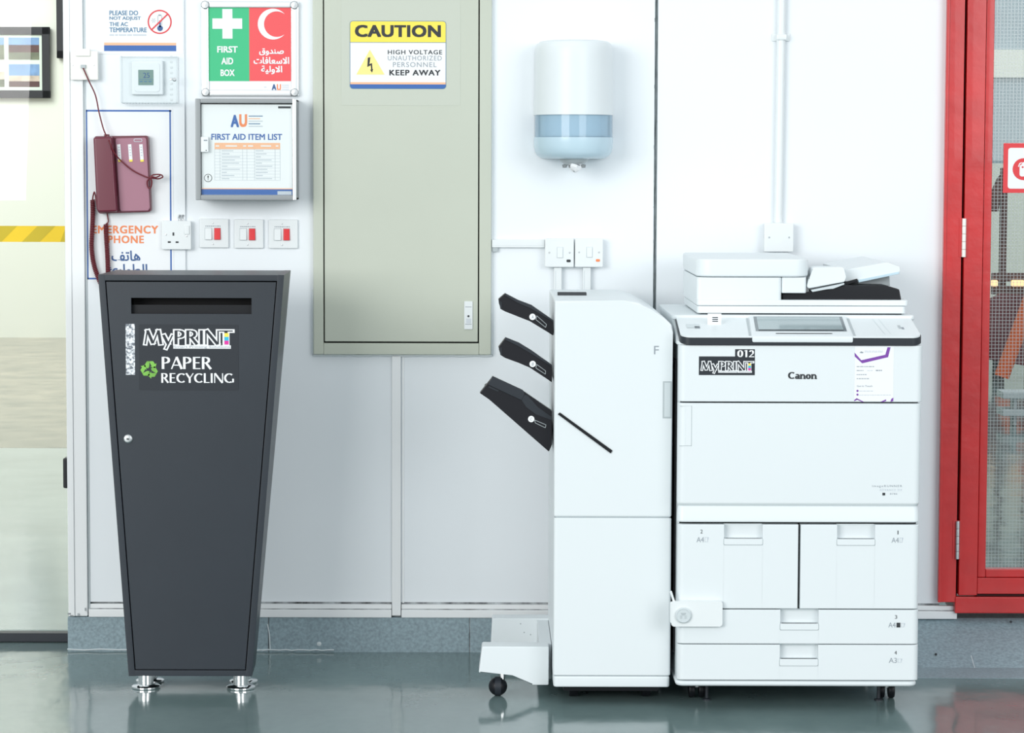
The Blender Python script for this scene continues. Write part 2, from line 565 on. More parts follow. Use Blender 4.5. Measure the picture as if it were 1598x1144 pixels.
def thing(name, label, cat, loc, group=None):
    o = bpy.data.objects.new(name, None)
    o.empty_display_size = 0.05
    o.location = loc
    COL.objects.link(o)
    return tag(o, label, cat, group)


def tag(o, label, cat, group=None):
    o['label'] = label
    o['category'] = cat
    if group:
        o['group'] = group
    return o


def struct(o):
    o['kind'] = 'structure'
    return o


# ================================================================== THE SETTING
struct(MB().add([(-9, -16, 0), (9, -16, 0), (9, 17, 0), (-9, 17, 0)], [(0, 1, 2, 3)], 'floor').build('floor'))

XP0, XP1 = W(102.5, 500, -.02)[0], W(133, 500, -.02)[0]          # corner post
XA = W(289, 250, 0)[0]                                           # edge of the raised left panel
XG0, XG1 = W(1020.5, 250, 0)[0], W(1025.5, 250, 0)[0]            # groove
XJ = W(1473, 500, 0)[0]                                          # wall ends at the red jamb
ZK = W(760, 963.0, 0)[1]                                         # top of the concrete kerb
ZR = W(760, 950.5, 0)[1]
ZT = W(760, 941, 0)[1]
HT = 3.2
b = MB()
b.box(XP1 - .005, XA, -.009, .14, ZT + .002, HT, 'wall')
b.box(XA, W(618, 700, 0)[0], 0, .14, ZT + .002, HT, 'wall')
b.box(W(618, 700, 0)[0], XG0, 0, .14, ZT + .002, HT, 'wall')
b.box(XG0, XG1, .012, .14, ZT + .002, HT, 'groove')
b.box(XG1, XJ, 0, .14, ZT + .002, HT, 'wall')
b.box(XP1 - .005, XJ, .004, .14, ZK - .004, ZT + .004, 'dirt')
struct(b.build('wall_back'))

b = MB()                                                          # sealant bead with a cable in the panel joint
n = 90
x = (XG0 + XG1) / 2
for k, dx in enumerate((-.0035, .0025)):
    pts = [(x + dx + .0008 * math.sin(i * .9 + k), .004 + .002 * math.sin(i * 1.7 + k), .9 + i * (2.3 / n)) for i in range(n + 1)]
    b.tube(pts, .0030, 'groove', 6)
struct(b.build('trim_1'))

b = MB()                                                          # cover strip under the cabinet
xa, xb, z0, z1 = rect(611.5, 556, 625.5, 961, -.012)
b.box(xa, xb, -.012, -.0005, z0, z1, 'frame', .002)
b.box(xb + .004, xb + .010, -.003, -.0004, ZT, z1, 'frame', .001)
struct(b.build('trim_2'))

b = MB()                                                          # aluminium sill rails along the panels
for xa, xb in ((XP1 + .002, W(611, 950, -.01)[0]), (W(626.5, 950, -.01)[0], W(1493, 950, -.01)[0])):
    b.box(xa, xb, -.010, .004, ZR + .001, ZT - .004, 'frame', .002)
    b.box(xa, xb, -.018, .004, ZK, ZR - .001, 'frame', .002)
    b.box(xa, xb, -.0095, .003, ZR - .001, ZR + .001, 'dirt')
struct(b.build('trim_3'))

b = MB()                                                          # white corner post
b.box(XP0, XP1, -.022, .22, ZK + .003, HT, 'frame', .003)
b.box(XP0 + .002, XP0 + .020, -.026, -.020, ZK + .004, HT, 'frame', .001)
b.box(XP1, XP1 + .006, -.012, .05, ZK + .02, HT, 'offwhite', .001)  # greyer strip, paints the shading along the post's right edge
for px, py, w, h in ((108, 958, 5, 2.5), (112, 961, 5, 2), (122, 959, 3, 4), (133, 951, 2, 5)):
    x0, x1, z0, z1 = rect(px - w / 2, py - h / 2, px + w / 2, py + h / 2, -.027)
    b.frect(x0, x1, z0, z1, -.0265, 'dirt')
struct(b.build('trim_4'))

b = MB()                                                          # concrete kerb
XK0, XK1, XK2 = W(105, 990, -.012)[0], W(1270, 990, 0)[0], W(1498, 990, 0)[0]
js = [XK0, W(419, 990, -.012)[0], W(733, 990, -.012)[0], XK1]
for i in range(3):
    b.box(js[i] + .001, js[i + 1] - .001, -.012, .25, -.01, ZK, 'kerb', .003)
    if i:
        b.box(js[i] - .001, js[i] + .001, -.009, .2, 0, ZK, 'dirt')
for x0, x1, h in ((js[0], js[1], .010), (js[1] - .02, js[1] + .20, .010)):   # smears of paint at the foot
    pts = [(x0 + (x1 - x0) * i / 12, -.0135, .004 + h * .35 * abs(math.sin(i * 1.9 + x0 * 9))) for i in range(13)]
    b.tube(pts, .0022, 'offwhite', 6)
xo, zo_ = W(498, 1005, -.013)
b.lathe([(.0001, 0), (.007, 0), (.0055, .001), (.0001, .0012)], (xo, -.012, zo_), 'offwhite', 'Y', 12)
x = js[1] + .003
b.tube([(x - .006, -.013, ZK * .8), (x, -.013, ZK * .5), (x + .002, -.013, .005)], .002, 'offwhite', 6)
struct(b.build('baseboard_back'))

b = MB()                                                          # sloped concrete apron under the red door
YA = floor_y(1041)
b.add([(XK1, 0.0, ZK), (3.2, 0.0, ZK), (3.2, YA, 0), (XK1, YA, 0), (XK1, 0, -.01), (3.2, 0, -.01)],
      [(3, 2, 1, 0), (0, 4, 3), (1, 2, 5), (0, 1, 5, 4)], 'kerb')
b.box(XK1, 3.2, -.001, .25, -.01, ZK, 'kerb')
b.box(XK1, 3.2, floor_y(1057), YA + .01, -.005, .0012, 'kerb')
b.add([(XK2, -.003, ZK - .004), (XK2 + .002, -.003, ZK - .004), (XK2 + .002, YA - .001, 0.0005), (XK2, YA - .001, 0.0005)], [(0, 1, 2, 3)], 'offwhite')
for px, py in ((1460, 1022), (1577, 971)):
    t = (py - 962) / 79.0
    x, z = W(px, py, YA * t)
    b.lathe([(.0001, 0), (.004, 0), (.004, .0012), (.0001, .0012)], (x, YA * t - .004, z + .002), 'ink', 'Y', 10)
struct(b.build('baseboard_right'))

# ---- glazed opening at the left
YG = .155
root = bpy.data.objects.new('window_1', None)
root.location = (-1.7, YG, 0)
COL.objects.link(root)
struct(root)
xg1 = W(106, 500, YG)[0]
MB().box(-4.6, xg1, YG, YG + .008, .028, HT, 'clear').build('pane', root)
MB().box(-4.6, xg1 + .01, YG - .02, YG + .025, 0.002, .030, 'dgrey', .002).build('bottom_rail', root)
x0, x1, z0, z1 = rect(-60, 352.5, 104, 377.5, YG)
b = MB().box(-4.6, x1, YG - .0012, YG - .0002, z0, z1, 'tape')
sl = z1 - z0
for k in range(-2, 26):
    xx = x1 - .02 - k * .118
    if xx > -4.5:
        b.flat([(xx, z0), (xx + .055, z0), (min(xx + .055 + sl, x1), z1), (xx + sl, z1)] if xx + sl < x1 else [(xx, z0), (min(xx + .055, x1), z0), (x1, z0 + (x1 - xx) * .5), (x1, z1), (min(xx + sl, x1 - .001), z1)], YG - .0016, 'tape2')
b.build('warning_tape', root)
x0, x1, z0, z1 = rect(98.5, 715, 105, 762, .09)
MB().box(x0, x1 + .006, .085, .14, z0, z1, 'black', .005).build('handle', root)

# ---- far rooms seen through the glass
struct(MB().box(-9, 0.55, 14.6, 14.75, 0, 5, 'farwall').build('wall_far_left'))
struct(MB().box(0.5, 0.6, .3, 14.6, 0, 4.2, 'farwall').build('wall_divider'))
struct(MB().box(-9, .5, 5.8, 14.6, .0, .004, 'tile').box(-9, .5, .35, 5.8, .0, .003, 'palefloor').build('floor_far'))
b = MB()
b.box(.6, 9, 12.4, 12.5, 0, 1.5, 'farwall')
b.box(.6, 9, 12.4, 12.5, 1.5, 4.6, 'farwall2')
b.box(.6, 9, 12.36, 12.4, 2.15, 2.36, 'farwall')
struct(b.build('wall_far_right'))


def picture(px0, py0, px1, py1, Y, label, fields):
    x0, x1, z0, z1 = rect(px0, py0, px1, py1, Y)
    r = thing('framed_picture', label, 'picture', ((x0 + x1) / 2, Y + .03, z0), 'framed pictures in the far room')
    t = .065
    b = MB()
    for q in ((x0, x1, z0, z0 + t), (x0, x1, z1 - t, z1), (x0, x0 + t, z0, z1), (x1 - t, x1, z0, z1)):
        b.box(q[0], q[1], Y - .02, Y + .03, q[2], q[3], 'black', .004)
    b.build('frame', r)
    b = MB().box(x0 + t, x1 - t, Y, Y + .03, z0 + t, z1 - t, 'mount')
    for u0, u1, v0, v1, kinds in fields:
        a0, a1 = x0 + t + (x1 - x0 - 2 * t) * u0, x0 + t + (x1 - x0 - 2 * t) * u1
        c0, c1 = z0 + t + (z1 - z0 - 2 * t) * v0, z0 + t + (z1 - z0 - 2 * t) * v1
        n = len(kinds)
        for i, kd in enumerate(kinds):
            b.frect(a0, a1, c0 + (c1 - c0) * i / n, c0 + (c1 - c0) * (i + 1) / n, Y - .002, kd)
    b.build('picture_sheet', r)


picture(-60, 42, 78, 153, 14.55, 'black framed picture of four landscape photos on the far cream wall', [
    (.06, .48, .55, .95, ['field', 'field', 'sky']), (.54, .96, .55, .95, ['field', 'timber', 'sky']),
    (.06, .48, .06, .47, ['field', 'town', 'paper']), (.54, .96, .06, .47, ['timber', 'town', 'sky', 'sky'])])
picture(88, -120, 190, 91, 14.55, 'tall dark framed picture nearest the white corner post, on the far cream wall', [(.08, .92, .06, .94, ['field', 'sky', 'mount', 'sky'])])

# behind the red door
Y = 10.6


def P2(px, Yp=Y):
    return W(px, 500, Yp)[0]


r = thing('timber_frame', 'dark brown timber frame with rails seen through the wired glass of the red door', 'frame', (P2(1580), Y, 0))
for px, w in ((1562, 9), (1604, 8), (1648, 9)):
    MB().box(P2(px - w / 2), P2(px + w / 2), Y - .06, Y + .02, 0, W(px, 262, Y)[1], 'timber', .006).build('post', r)
for py in (432, 452):
    z = W(1580, py, Y)[1]
    MB().box(P2(1543), P2(1655), Y - .09, Y - .061, z - .03, z + .03, 'timber', .006).build('rail', r)
b = MB()
b.prism([W(1546, 330, Y), W(1546, 300, Y), W(1556, 278, Y), W(1570, 262, Y), W(1648, 258, Y), W(1648, 276, Y), W(1572, 284, Y), W(1562, 296, Y), W(1556, 330, Y)], Y - .05, Y + .01, 'timber', .004)
b.build('brace', r)
tag(MB().box(P2(1538), P2(1557), Y + .3, Y + .5, 0, W(1550, 325, Y + .3)[1], 'creampost', .01).build('post'), 'cream post just right of the red door stile, seen through the glass', 'post')
r = thing('notice_board', 'dark red board standing on the floor behind the orange pole', 'board', (P2(1575, 10.3), 10.3, 0))
MB().prism([W(1538, 560, 10.3), W(1625, 575, 10.3), W(1640, 462, 10.3), W(1560, 458, 10.3), W(1538, 470, 10.3)], 10.27, 10.33, 'darkred', .006).build('panel', r)
for px in (1556, 1612):
    MB().box(P2(px - 3, 10.3), P2(px + 3, 10.3), 10.34, 10.38, 0, .55, 'black', .004).build('leg', r)
p0, p1 = W(1563, 588, 9.9), W(1622, 430, 9.9)
tag(MB().tube([(p0[0], 9.9, max(p0[1], .055)), (p1[0], 9.9, p1[1])], .052, 'orangep', 14).build('orange_pole'), 'thick orange pole leaning to the right behind the wired door glass', 'pole')
for px, lab in ((1547, 'small amber lamp at the left under the timber rail behind the red door'), (1583, 'small amber lamp at the right under the timber rail behind the red door')):
    x, z = W(px, 441, Y)
    tag(MB().box(x - .022 * (1 if px < 1560 else 2), x + .022 * (1 if px < 1560 else 2), Y - .13, Y - .095, z - .022, z + .022, 'gold', .008).build('wall_lamp'), lab, 'lamp', 'amber lamps behind the red door')
r = thing('bench', 'pale slatted bench low on the bright floor behind the red door', 'bench', (P2(1600, 7.2), 7.2, 0))
for py in (615, 642):
    z = W(1590, py, 7.2)[1]
    MB().box(P2(1562, 7.2), P2(1680, 7.2), 7.1, 7.3, z - .02, z + .02, 'pgrey', .005).build('slat', r)
for px in (1584, 1660):
    MB().box(P2(px - 3, 7.2), P2(px + 3, 7.2), 7.15, 7.25, 0, W(1590, 615, 7.2)[1], 'pgrey', .005).build('leg', r)

# ---- red wired-glass door
YD = -.03
root = bpy.data.objects.new('door_1', None)
root.location = (1.7, 0, ZK)
COL.objects.link(root)
struct(root)


def XD(px, Yp=YD):
    return W(px, 500, Yp)[0]


zb = W(1500, 940, YD)[1]
MB().box(XD(1472), XD(1498.5), YD, .14, zb, HT, 'red', .002).box(XD(1470.5), XD(1474.5), YD - .004, YD + .01, zb, HT, 'red', .001).build('jamb', root)
MB().box(XD(1498.5), XD(1502.5), .0, .1, zb - .03, HT, 'redgap').build('gap_strip', root)
zt = [W(1540, p, YD)[1] for p in (957, 931.5, 927, 902, 888.5)]
MB().box(XD(1497), 3.1, YD - .004, .14, zt[0], zt[1], 'red', .003).build('threshold', root)
xs0, xs1, xs2 = XD(1502.5), XD(1532), XD(1545)
DXR = 2.45
b = MB()
b.box(xs0, xs1, YD, .02, zt[1] + .004, HT, 'red', .003)
b.box(xs1, DXR, YD, .02, zt[2], zt[3], 'red', .002)
b.box(DXR, DXR + .06, YD, .02, zt[1] + .004, HT, 'red', .003)
b.box(xs1, DXR, YD + .01, .02, zt[1], zt[2], 'redgap')
b.build('leaf', root)
b = MB()
b.box(xs1 + .001, xs2, YD + .004, .015, zt[3] + .001, HT, 'red', .003)
b.box(xs2, DXR, YD + .004, .015, zt[3] + .001, zt[4], 'red', .003)
b.build('glazing_bead', root)
pane = MB().box(xs2 - .003, DXR, -.012, -.004, zt[4] - .003, HT, 'clear').build('pane', root)
b = MB()
s = .0105
k = 0
while xs2 + k * s < DXR:
    xx = xs2 + k * s
    b.box(xx - .0005, xx + .0005, -.0085, -.0075, zt[4], HT, 'wire')
    k += 1
k = 0
while zt[4] + k * s < HT:
    zz = zt[4] + k * s
    b.box(xs2, DXR, -.0085, -.0075, zz - .0005, zz + .0005, 'wire')
    k += 1
b.build('wire_mesh', pane)
for pxc, py0, py1, mt in ((1504.5, 340.5, 401, 'cream'), (1494.5, 812.5, 872, 'steel')):
    x = W(pxc, (py0 + py1) / 2, YD - .008)[0]
    z0, z1 = W(pxc, py1, YD)[1], W(pxc, py0, YD)[1]
    b = MB()
    seg = (z1 - z0) / 5
    for q in range(5):
        b.lathe([(.0001, 0), (.0058, 0), (.0062, .001), (.0062, seg - .002), (.0058, seg - .001), (.0001, seg - .001)], (x, YD - .006, z0 + q * seg), mt, 'Z', 14)
    b.box(x - .014, x + .012, YD - .002, YD + .002, z0, z1, 'red', .0005)
    b.build('hinge', root)

YS = -.0125                                                       # sign stuck on the glass
b = MB()
x0, x1, z0, z1 = rect(1565.5, 223.5, 1642, 301, YS)
b.box(x0, x1, YS - .002, YS, z0, z1, 'redsign')
t = (x1 - x0) * .095
b.prism(rrect(x0 + t, x1 - t, z0 + t * .9, z1 - t, .008), YS - .0026, YS - .002, 'paper')
cx, cz = W(1597, 264, YS)
b.flat(circle(cx, cz, .033), YS - .0030, 'redsign')
b.flat(rrect(cx - .012, cx + .006, cz - .022, cz + .014, .007), YS - .0034, 'paper')
b.flat([(cx - .006, cz + .014), (cx + .003, cz + .014), (cx + .012, cz + .020), (cx + .010, cz + .023), (cx - .004, cz + .020)], YS - .0034, 'paper')
b.flat([(cx - .017, cz + .008), (cx - .013, cz + .018), (cx - .006, cz + .021), (cx - .006, cz + .018), (cx - .011, cz + .015), (cx - .0145, cz + .006)], YS - .0034, 'paper')
b.flat(circle(cx - .003, cz + .006, .003, 12), YS - .0038, 'redsign')
tag(b.build('fire_extinguisher_sign'), 'square red and white fire extinguisher sign on the red door glass', 'sign')

# ================================================================== WALL THINGS, LEFT
# ---- notice about the thermostat
YL = -.0095
x0, x1, z0, z1 = rect(150, -14, 286, 84.5, YL)
b = MB().box(x0, x1, YL - .0008, YL, z0, z1, 'paper')
YT = YL - .0008
for s, q in (('PLEASE DO', (170.8, 16.5, 215.5, 23.8)), ('NOT ADJUST', (170.8, 25.7, 219.8, 32.4)), ('THE AC', (170.8, 34.5, 199.5, 40.9)), ('TEMPERATURE', (170.8, 43, 229, 50.3))):
    b.tpx(s, *q, YT, 'tealink', off=.012)
for k, (a, c) in enumerate(((171, 178), (179.5, 184), (185.5, 197), (198.5, 206), (207.5, 228.5))):
    b.rpx(a, 53.6, c, 55.6, YT, 'inkpale')
b.rpx(162.5, 66.6, 275, 70.8, YT, 'palepeach')
b.rpx(162.5, 70.8, 275, 79.8, YT, 'blue')
cx, cz = W(249.2, 34.2, YT)
R0 = .0362
ring = [circle(cx, cz, R0, 40), circle(cx, cz, R0 - .0042, 40)]
b.add([(p[0], YT - .0006, p[1]) for p in ring[0]] + [(p[0], YT - .0006, p[1]) for p in ring[1]], [(i, (i + 1) % 40, 40 + (i + 1) % 40, 40 + i) for i in range(40)], 'redsign')
b.flat([(cx - .0265, cz - .0225), (cx - .0235, cz - .0255), (cx + .0265, cz + .0225), (cx + .0235, cz + .0255)], YT - .0009, 'redsign')
b.flat(circle(cx + .001, cz - .019, .0085, 18), YT - .0005, 'navy')
b.flat(rrect(cx - .0015, cx + .0035, cz - .016, cz + .004, .001), YT - .0005, 'navy')
for dx in (-.0055, .0065):
    b.frect(cx + dx - .0006, cx + dx + .0006, cz - .011, cz + .018, YT - .0005, 'inkgrey')
b.flat([(cx - .005, cz + .018), (cx - .003, cz + .022), (cx + .004, cz + .022), (cx + .006, cz + .018)], YT - .00045, 'inkgrey')
for a in range(6):
    t = math.radians(a * 60)
    b.flat([(cx - .018, cz + .004), (cx - .018 + .007 * math.cos(t - .12), cz + .004 + .007 * math.sin(t - .12)), (cx - .018 + .007 * math.cos(t + .12), cz + .004 + .007 * math.sin(t + .12))], YT - .0005, 'inkgrey')
tag(b.build('temperature_notice'), 'white notice asking not to adjust the temperature, with blue bar, above the thermostat', 'sign')

# ---- emergency phone poster
x0, x1, z0, z1 = rect(139, 168, 270.5, 440, YL)
YP = YL - .0006
b = MB().box(x0, x1, YP, YL, z0, z1, 'paper')
for q in ((134.6, 171.5, 267.4, 174.2), (134.6, 433.6, 267.4, 436.2)):
    b.rpx(*q, YP, 'blue')
xL, xR, zB, zTt = rect(134.6, 171.5, 267.4, 436.2, YP)
b.frect(xL, xL + .0045, zB, zTt, YP - .0004, 'blue').frect(xR - .0045, xR, zB, zTt, YP - .0004, 'blue')
b.tpx('EMERGENCY', 143.5, 352, 247, 364.5, YP, 'orange', off=.02, spacing=1.12)
b.tpx('PHONE', 168.5, 367.5, 224.5, 379.7, YP, 'orange', off=.02, spacing=1.12)
b.tpx('\uFED2\uFE97\uFE8E\uFEEB', 174, 391, 219, 407.5, YP, 'navy', off=.012)
b.tpx('\uFE89\uFEAD\uFE8D\uFEEE\uFEC4\uFEDF\uFE8D', 168, 412, 230, 433, YP, 'navy', off=.012)
tag(b.build('emergency_phone_poster'), 'white poster with thin blue border behind the maroon wall telephone', 'poster')

# ---- telephone socket on the post
Yj = -.0265
x0, x1, z0, z1 = rect(110, 79.5, 153, 125, Yj - .012)
r = thing('telephone_socket', 'cream telephone socket on the white corner post with a maroon lead plugged in', 'telephone socket', ((x0 + x1) / 2, Yj, z0))
b = MB().box(x0, x1, Yj - .014, Yj, z0, z1, 'cream', .003)
xa, xb, za, zz = rect(118, 76, 141, 88, Yj - .016)
b.box(xa, xb, Yj - .02, Yj - .004, za, zz, 'cream', .003)
b.build('faceplate', r)
for px in (113.2, 146):
    x, z = W(px, 101.5, Yj - .014)
    MB().lathe([(.0001, 0), (.0032, 0), (.003, .0012), (.0001, .0014)], (x, Yj - .014, z), 'steel', 'Y', 12).build('screw', r)
x0, x1, z0, z1 = rect(126.5, 101, 134, 106.5, Yj - .014)
MB().box(x0, x1, Yj - .022, Yj - .0135, z0, z1, 'pgrey', .001).build('plug', r)
JACK = Vector(((x0 + x1) / 2, Yj - .022, z0))

# ---- wall telephone
YPh = YP - .0002
xb0, zb0 = W(190, 333, YPh)
r = thing('wall_telephone', 'maroon wall telephone with coiled cord above the charcoal recycling bin', 'telephone', (xb0, YPh, zb0))
Yr = -.04
b = MB().ppx([(148, 212.5), (229, 211.5), (231.5, 214), (236, 328), (233, 331), (155, 333.5), (152, 330), (146.5, 216)], Yr, -.040, YPh, 'maroon', .004)
b.build('base', r)
b = MB().ppx([(181, 216), (226, 214.5), (228.5, 217), (234, 325), (231, 329), (189, 330), (186.5, 327), (179.5, 219)], -.045, -.0455, -.039, 'rose', .003)
xx0, xx1, zz0, zz1 = rect(208.5, 216.3, 222, 221.5, -.0465)
b.flat(rrect(xx0, xx1, zz0, zz1, .0045), -.0460, 'inkpale')
b.flat(rrect(xx0 + .002, xx1 - .002, zz0 + .0018, zz1 - .0018, .003), -.0464, 'rose')
b.build('faceplate', r)
for px in (182.5, 199.7, 217.2):
    b = MB().ppx([(px, 225.5), (px + 5.2, 225), (px + 7, 249), (px + 1.6, 249.4)], -.047, -.0468, -.0454, 'paper')
    b.ppx([(px + 1.8, 249.4), (px + 7, 249), (px + 7.2, 252.2), (px + 2.0, 252.6)], -.047, -.0472, -.0454, 'yellow')
    for q in range(4):
        b.fpx([(px + 1.6 + .3 * q, 229 + q * 4.2), (px + 4.2 + .3 * q, 229 + q * 4.2), (px + 4.4 + .3 * q, 230.6 + q * 4.2), (px + 1.8 + .3 * q, 230.6 + q * 4.2)], -.0468, 'inkpale')
    b.build('number_label', r)
b = MB().ppx([(146.5, 214), (176, 213), (184, 330.5), (155, 331.5), (152, 328)], -.06, -.078, -.058, 'maroon', .007, seg=3)
b.ppx([(146.5, 214), (176, 213), (178, 234), (148.5, 236)], -.055, -.062, -.041, 'maroon', .005)
b.ppx([(150.5, 306), (182, 305), (184, 330.5), (155, 331.5), (152, 328)], -.055, -.062, -.041, 'maroon', .005)
b.build('handset', r)


def smooth_path(P, n=8):
    P = [Vector(p) for p in P]
    out = []
    for i in range(len(P) - 1):
        a, b_, c, d = P[max(i - 1, 0)], P[i], P[i + 1], P[min(i + 2, len(P) - 1)]
        for k in range(n):
            t = k / n
            out.append(.5 * ((2 * b_) + (c - a) * t + (2 * a - 5 * b_ + 4 * c - d) * t * t + (3 * b_ - a - 3 * c + d) * t ** 3))
    out.append(P[-1])
    return out


def pxp(lst):
    return [Vector((W(a, c, Yq)[0], Yq, W(a, c, Yq)[1])) for a, c, Yq in lst]


line = smooth_path([JACK] + pxp([(139, 127, -.045), (149, 149, -.04), (154.5, 175, -.035), (161, 200, -.04), (166, 212, -.045)]))
b = MB().tube(line, .0021, 'cordm', 7)
b.box(line[-1].x - .008, line[-1].x + .008, -.042, -.03, line[-1].z - .003, line[-1].z + .005, 'maroon', .002)
line = smooth_path(pxp([(167, 212, -.05), (171, 222, -.082), (178, 238, -.075), (190, 252, -.056), (207, 266, -.052), (225, 275, -.052), (233, 277, -.052), (239, 273, -.053),
                        (250, 272.5, -.05), (254, 276, -.048), (247, 279, -.05), (236, 278, -.055), (230, 283, -.053), (231, 292, -.05), (235, 293, -.05), (237, 285, -.055), (236, 276, -.058), (243, 277, -.056), (250, 274, -.05)]))
b.tube(line, .0022, 'cordm', 7)
b.build('line_cord', r)


def coil(path, rad, wire, pitch, n=10):
    P = smooth_path(path, 14)
    L = [0]
    for i in range(1, len(P)):
        L.append(L[-1] + (P[i] - P[i - 1]).length)
    turns = L[-1] / pitch
    N = int(turns * n)
    out = []
    j = 0
    for q in range(N + 1):
        s_ = L[-1] * q / N
        while j < len(L) - 2 and L[j + 1] < s_:
            j += 1
        t = (s_ - L[j]) / max(L[j + 1] - L[j], 1e-9)
        p = P[j].lerp(P[j + 1], t)
        d = (P[j + 1] - P[j]).normalized()
        a = d.cross(Vector((0, 1, 0))).normalized()
        c = Vector((0, 1, 0))
        th = 2 * math.pi * q / n
        out.append(p + a * rad * math.cos(th) + c * rad * math.sin(th))
    return out


b = MB()
b.tube(smooth_path(pxp([(152, 326, -.06), (148, 301, -.04), (145.5, 305, -.03), (144.5, 312, -.026)])), .0022, 'cordm', 7)
b.tube(coil(pxp([(144.5, 312, -.025), (145, 335, -.025), (144, 360, -.025), (143, 385, -.025), (146, 410, -.025), (152, 430, -.025), (160, 446, -.025), (168, 440, -.025), (168.5, 420, -.025), (167.5, 395, -.025), (166, 370, -.025), (165.5, 350, -.025)]), .0062, .002, .0052), .0020, 'cordm', 6)
b.tube(smooth_path(pxp([(165.5, 350, -.02), (169, 346, -.018), (168, 338, -.016), (167, 331, -.02)])), .0022, 'cordm', 7)
b.build('coiled_cord', r)

# ---- thermostat and its clear guard
YB = YL
x0, x1, z0, z1 = rect(205, 94.5, 254.5, 148, -.03)
r = thing('thermostat', 'small white square thermostat with a grey display, inside the clear guard', 'thermostat', ((x0 + x1) / 2, YB, z0))
b = MB().rbox(x0, x1, -.030, YB - .0002, z0, z1, 'white2', .004, .002, .003)
b.prism(rrect(x0 + .010, x1 - .010, z0 + .009, z1 - .006, .008), -.032, -.0295, 'white2', .001)
b.build('body', r)
x0, x1, z0, z1 = rect(215.8, 109, 239.5, 133, -.0325)
b = MB().prism(rrect(x0, x1, z0, z1, .001), -.0328, -.0318, 'lcd')
b.tpx('25', 223.5, 113.5, 233.5, 121.5, -.0328, 'navy', off=.0)
for q in range(3):
    b.rpx(218 + q * 7, 126.5, 222.5 + q * 7, 128, -.0328, 'tealink')
b.rpx(217, 123.5, 238.5, 124.2, -.0328, 'tealink')
b.build('display', r)
x0, x1, z0, z1 = rect(187, 87, 276, 160.5, -.06)
r = thing('thermostat_guard', 'clear acrylic lockable guard box around the thermostat', 'guard box', ((x0 + x1) / 2, YB, z0))
b = MB()
t = .003
b.box(x0, x1, -.062, -.059, z0, z1, 'acrylic')
b.box(x0, x0 + t, -.059, YB - .0002, z0, z1, 'acrylic').box(x1 - t, x1, -.059, YB - .0002, z0, z1, 'acrylic')
b.box(x0 + t, x1 - t, -.059, YB - .0002, z0, z0 + t, 'acrylic').box(x0 + t, x1 - t, -.059, YB - .0002, z1 - t, z1, 'acrylic')
b.build('cover', r)
MB().box(x0 + .001, x1 - .001, YB - .0022, YB - .0004, z0 + .001, z1 - .001, 'white2').build('backplate', r)
b = MB()
for q in range(18):
    b.box(x0 + .004 + q * .0092, x0 + .009 + q * .0092, -.045, -.03, z0 - .0022, z0, 'offwhite')
for q in range(9):
    b.box(x1 - .020, x1 - .012, -.0650, -.0621, z0 + .006 + q * .016, z0 + .012 + q * .016, 'offwhite', .001)
b.build('vent_ribs', r)
x, z = W(272.5, 124, -.064)
b = MB().lathe([(.0001, 0), (.0062, 0), (.0062, .008), (.004, .010), (.0001, .010)], (x, -.062, z), 'chrome', 'Y', 16)
b.box(x - .014, x - .007, -.068, -.062, z - .003, z + .003, 'steel', .001)
b.build('lock', r)

# ---- first aid sign in a snap frame
x0, x1, z0, z1 = rect(314, 2, 466, 150, -.016)
r = thing('first_aid_sign', 'green and red first aid box sign in a silver snap frame', 'sign', ((x0 + x1) / 2, 0, z0))
fw = .0225
b = MB()
for q in ((x0, x0 + fw, z0, z1), (x1 - fw, x1, z0, z1)):
    b.box(q[0], q[1], -.017, -.0006, q[2], q[3], 'alu', .004)
for q in ((x0 + fw, x1 - fw, z0, z0 + fw * .85), (x0 + fw, x1 - fw, z1 - fw * .85, z1)):
    b.box(q[0], q[1], -.015, -.0006, q[2], q[3], 'alu', .004)
b.build('frame', r)
for cx in (x0 + fw * .55, x1 - fw * .55):
    for cz in (z0 + fw * .5, z1 - fw * .5):
        MB().lathe([(.0001, 0), (.0125, 0), (.0125, .002), (.010, .004), (.0001, .0045)], (cx, -.0165, cz), 'steel', 'Y', 18).build('corner_cap', r)
YF = -.009
xa, xb = x0 + fw - .003, x1 - fw + .003
b = MB().box(xa, xb, YF, -.0006, z0 + fw * .7, z1 - fw * .7, 'paper')
b.rpx(324.5, 9.5, 389, 126.6, YF, 'green')
b.rpx(389, 9.5, 454, 126.6, YF, 'redink')
b.rpx(347, 14, 362.8, 60.3, YF, 'paper', .0008)
b.rpx(331.5, 28.8, 347, 45, YF, 'paper', .0008).rpx(362.8, 28.8, 378, 45, YF, 'paper', .0008)
c0 = W(426.2, 37.6, YF)
c1 = W(431.9, 37.7, YF)
s = .00195
oc = [(c0[0] + 23.6 * s * math.cos(math.radians(a)), c0[1] + 23.6 * s * math.sin(math.radians(a))) for a in range(41, 320, 9)]
ic = [(c1[0] + 19.6 * s * math.cos(math.radians(a)), c1[1] + 19.6 * s * math.sin(math.radians(a))) for a in [53 + (307 - 53) * i / 30 for i in range(31)]]
n = len(oc)
ic = [ic[round(i * 30 / (n - 1))] for i in range(n)]
b.add([(p[0], YF - .0008, p[1]) for p in oc] + [(p[0], YF - .0008, p[1]) for p in ic], [(i, i + 1, n + i + 1, n + i) for i in range(n - 1)], 'paper')
for s_, q in (('FIRST', (339, 72, 371, 82.2)), ('AID', (345.5, 90, 364, 100.5)), ('BOX', (344.2, 108.4, 366.2, 118.8))):
    b.tpx(s_, *q, YF, 'paper', dy=.001, off=.022)
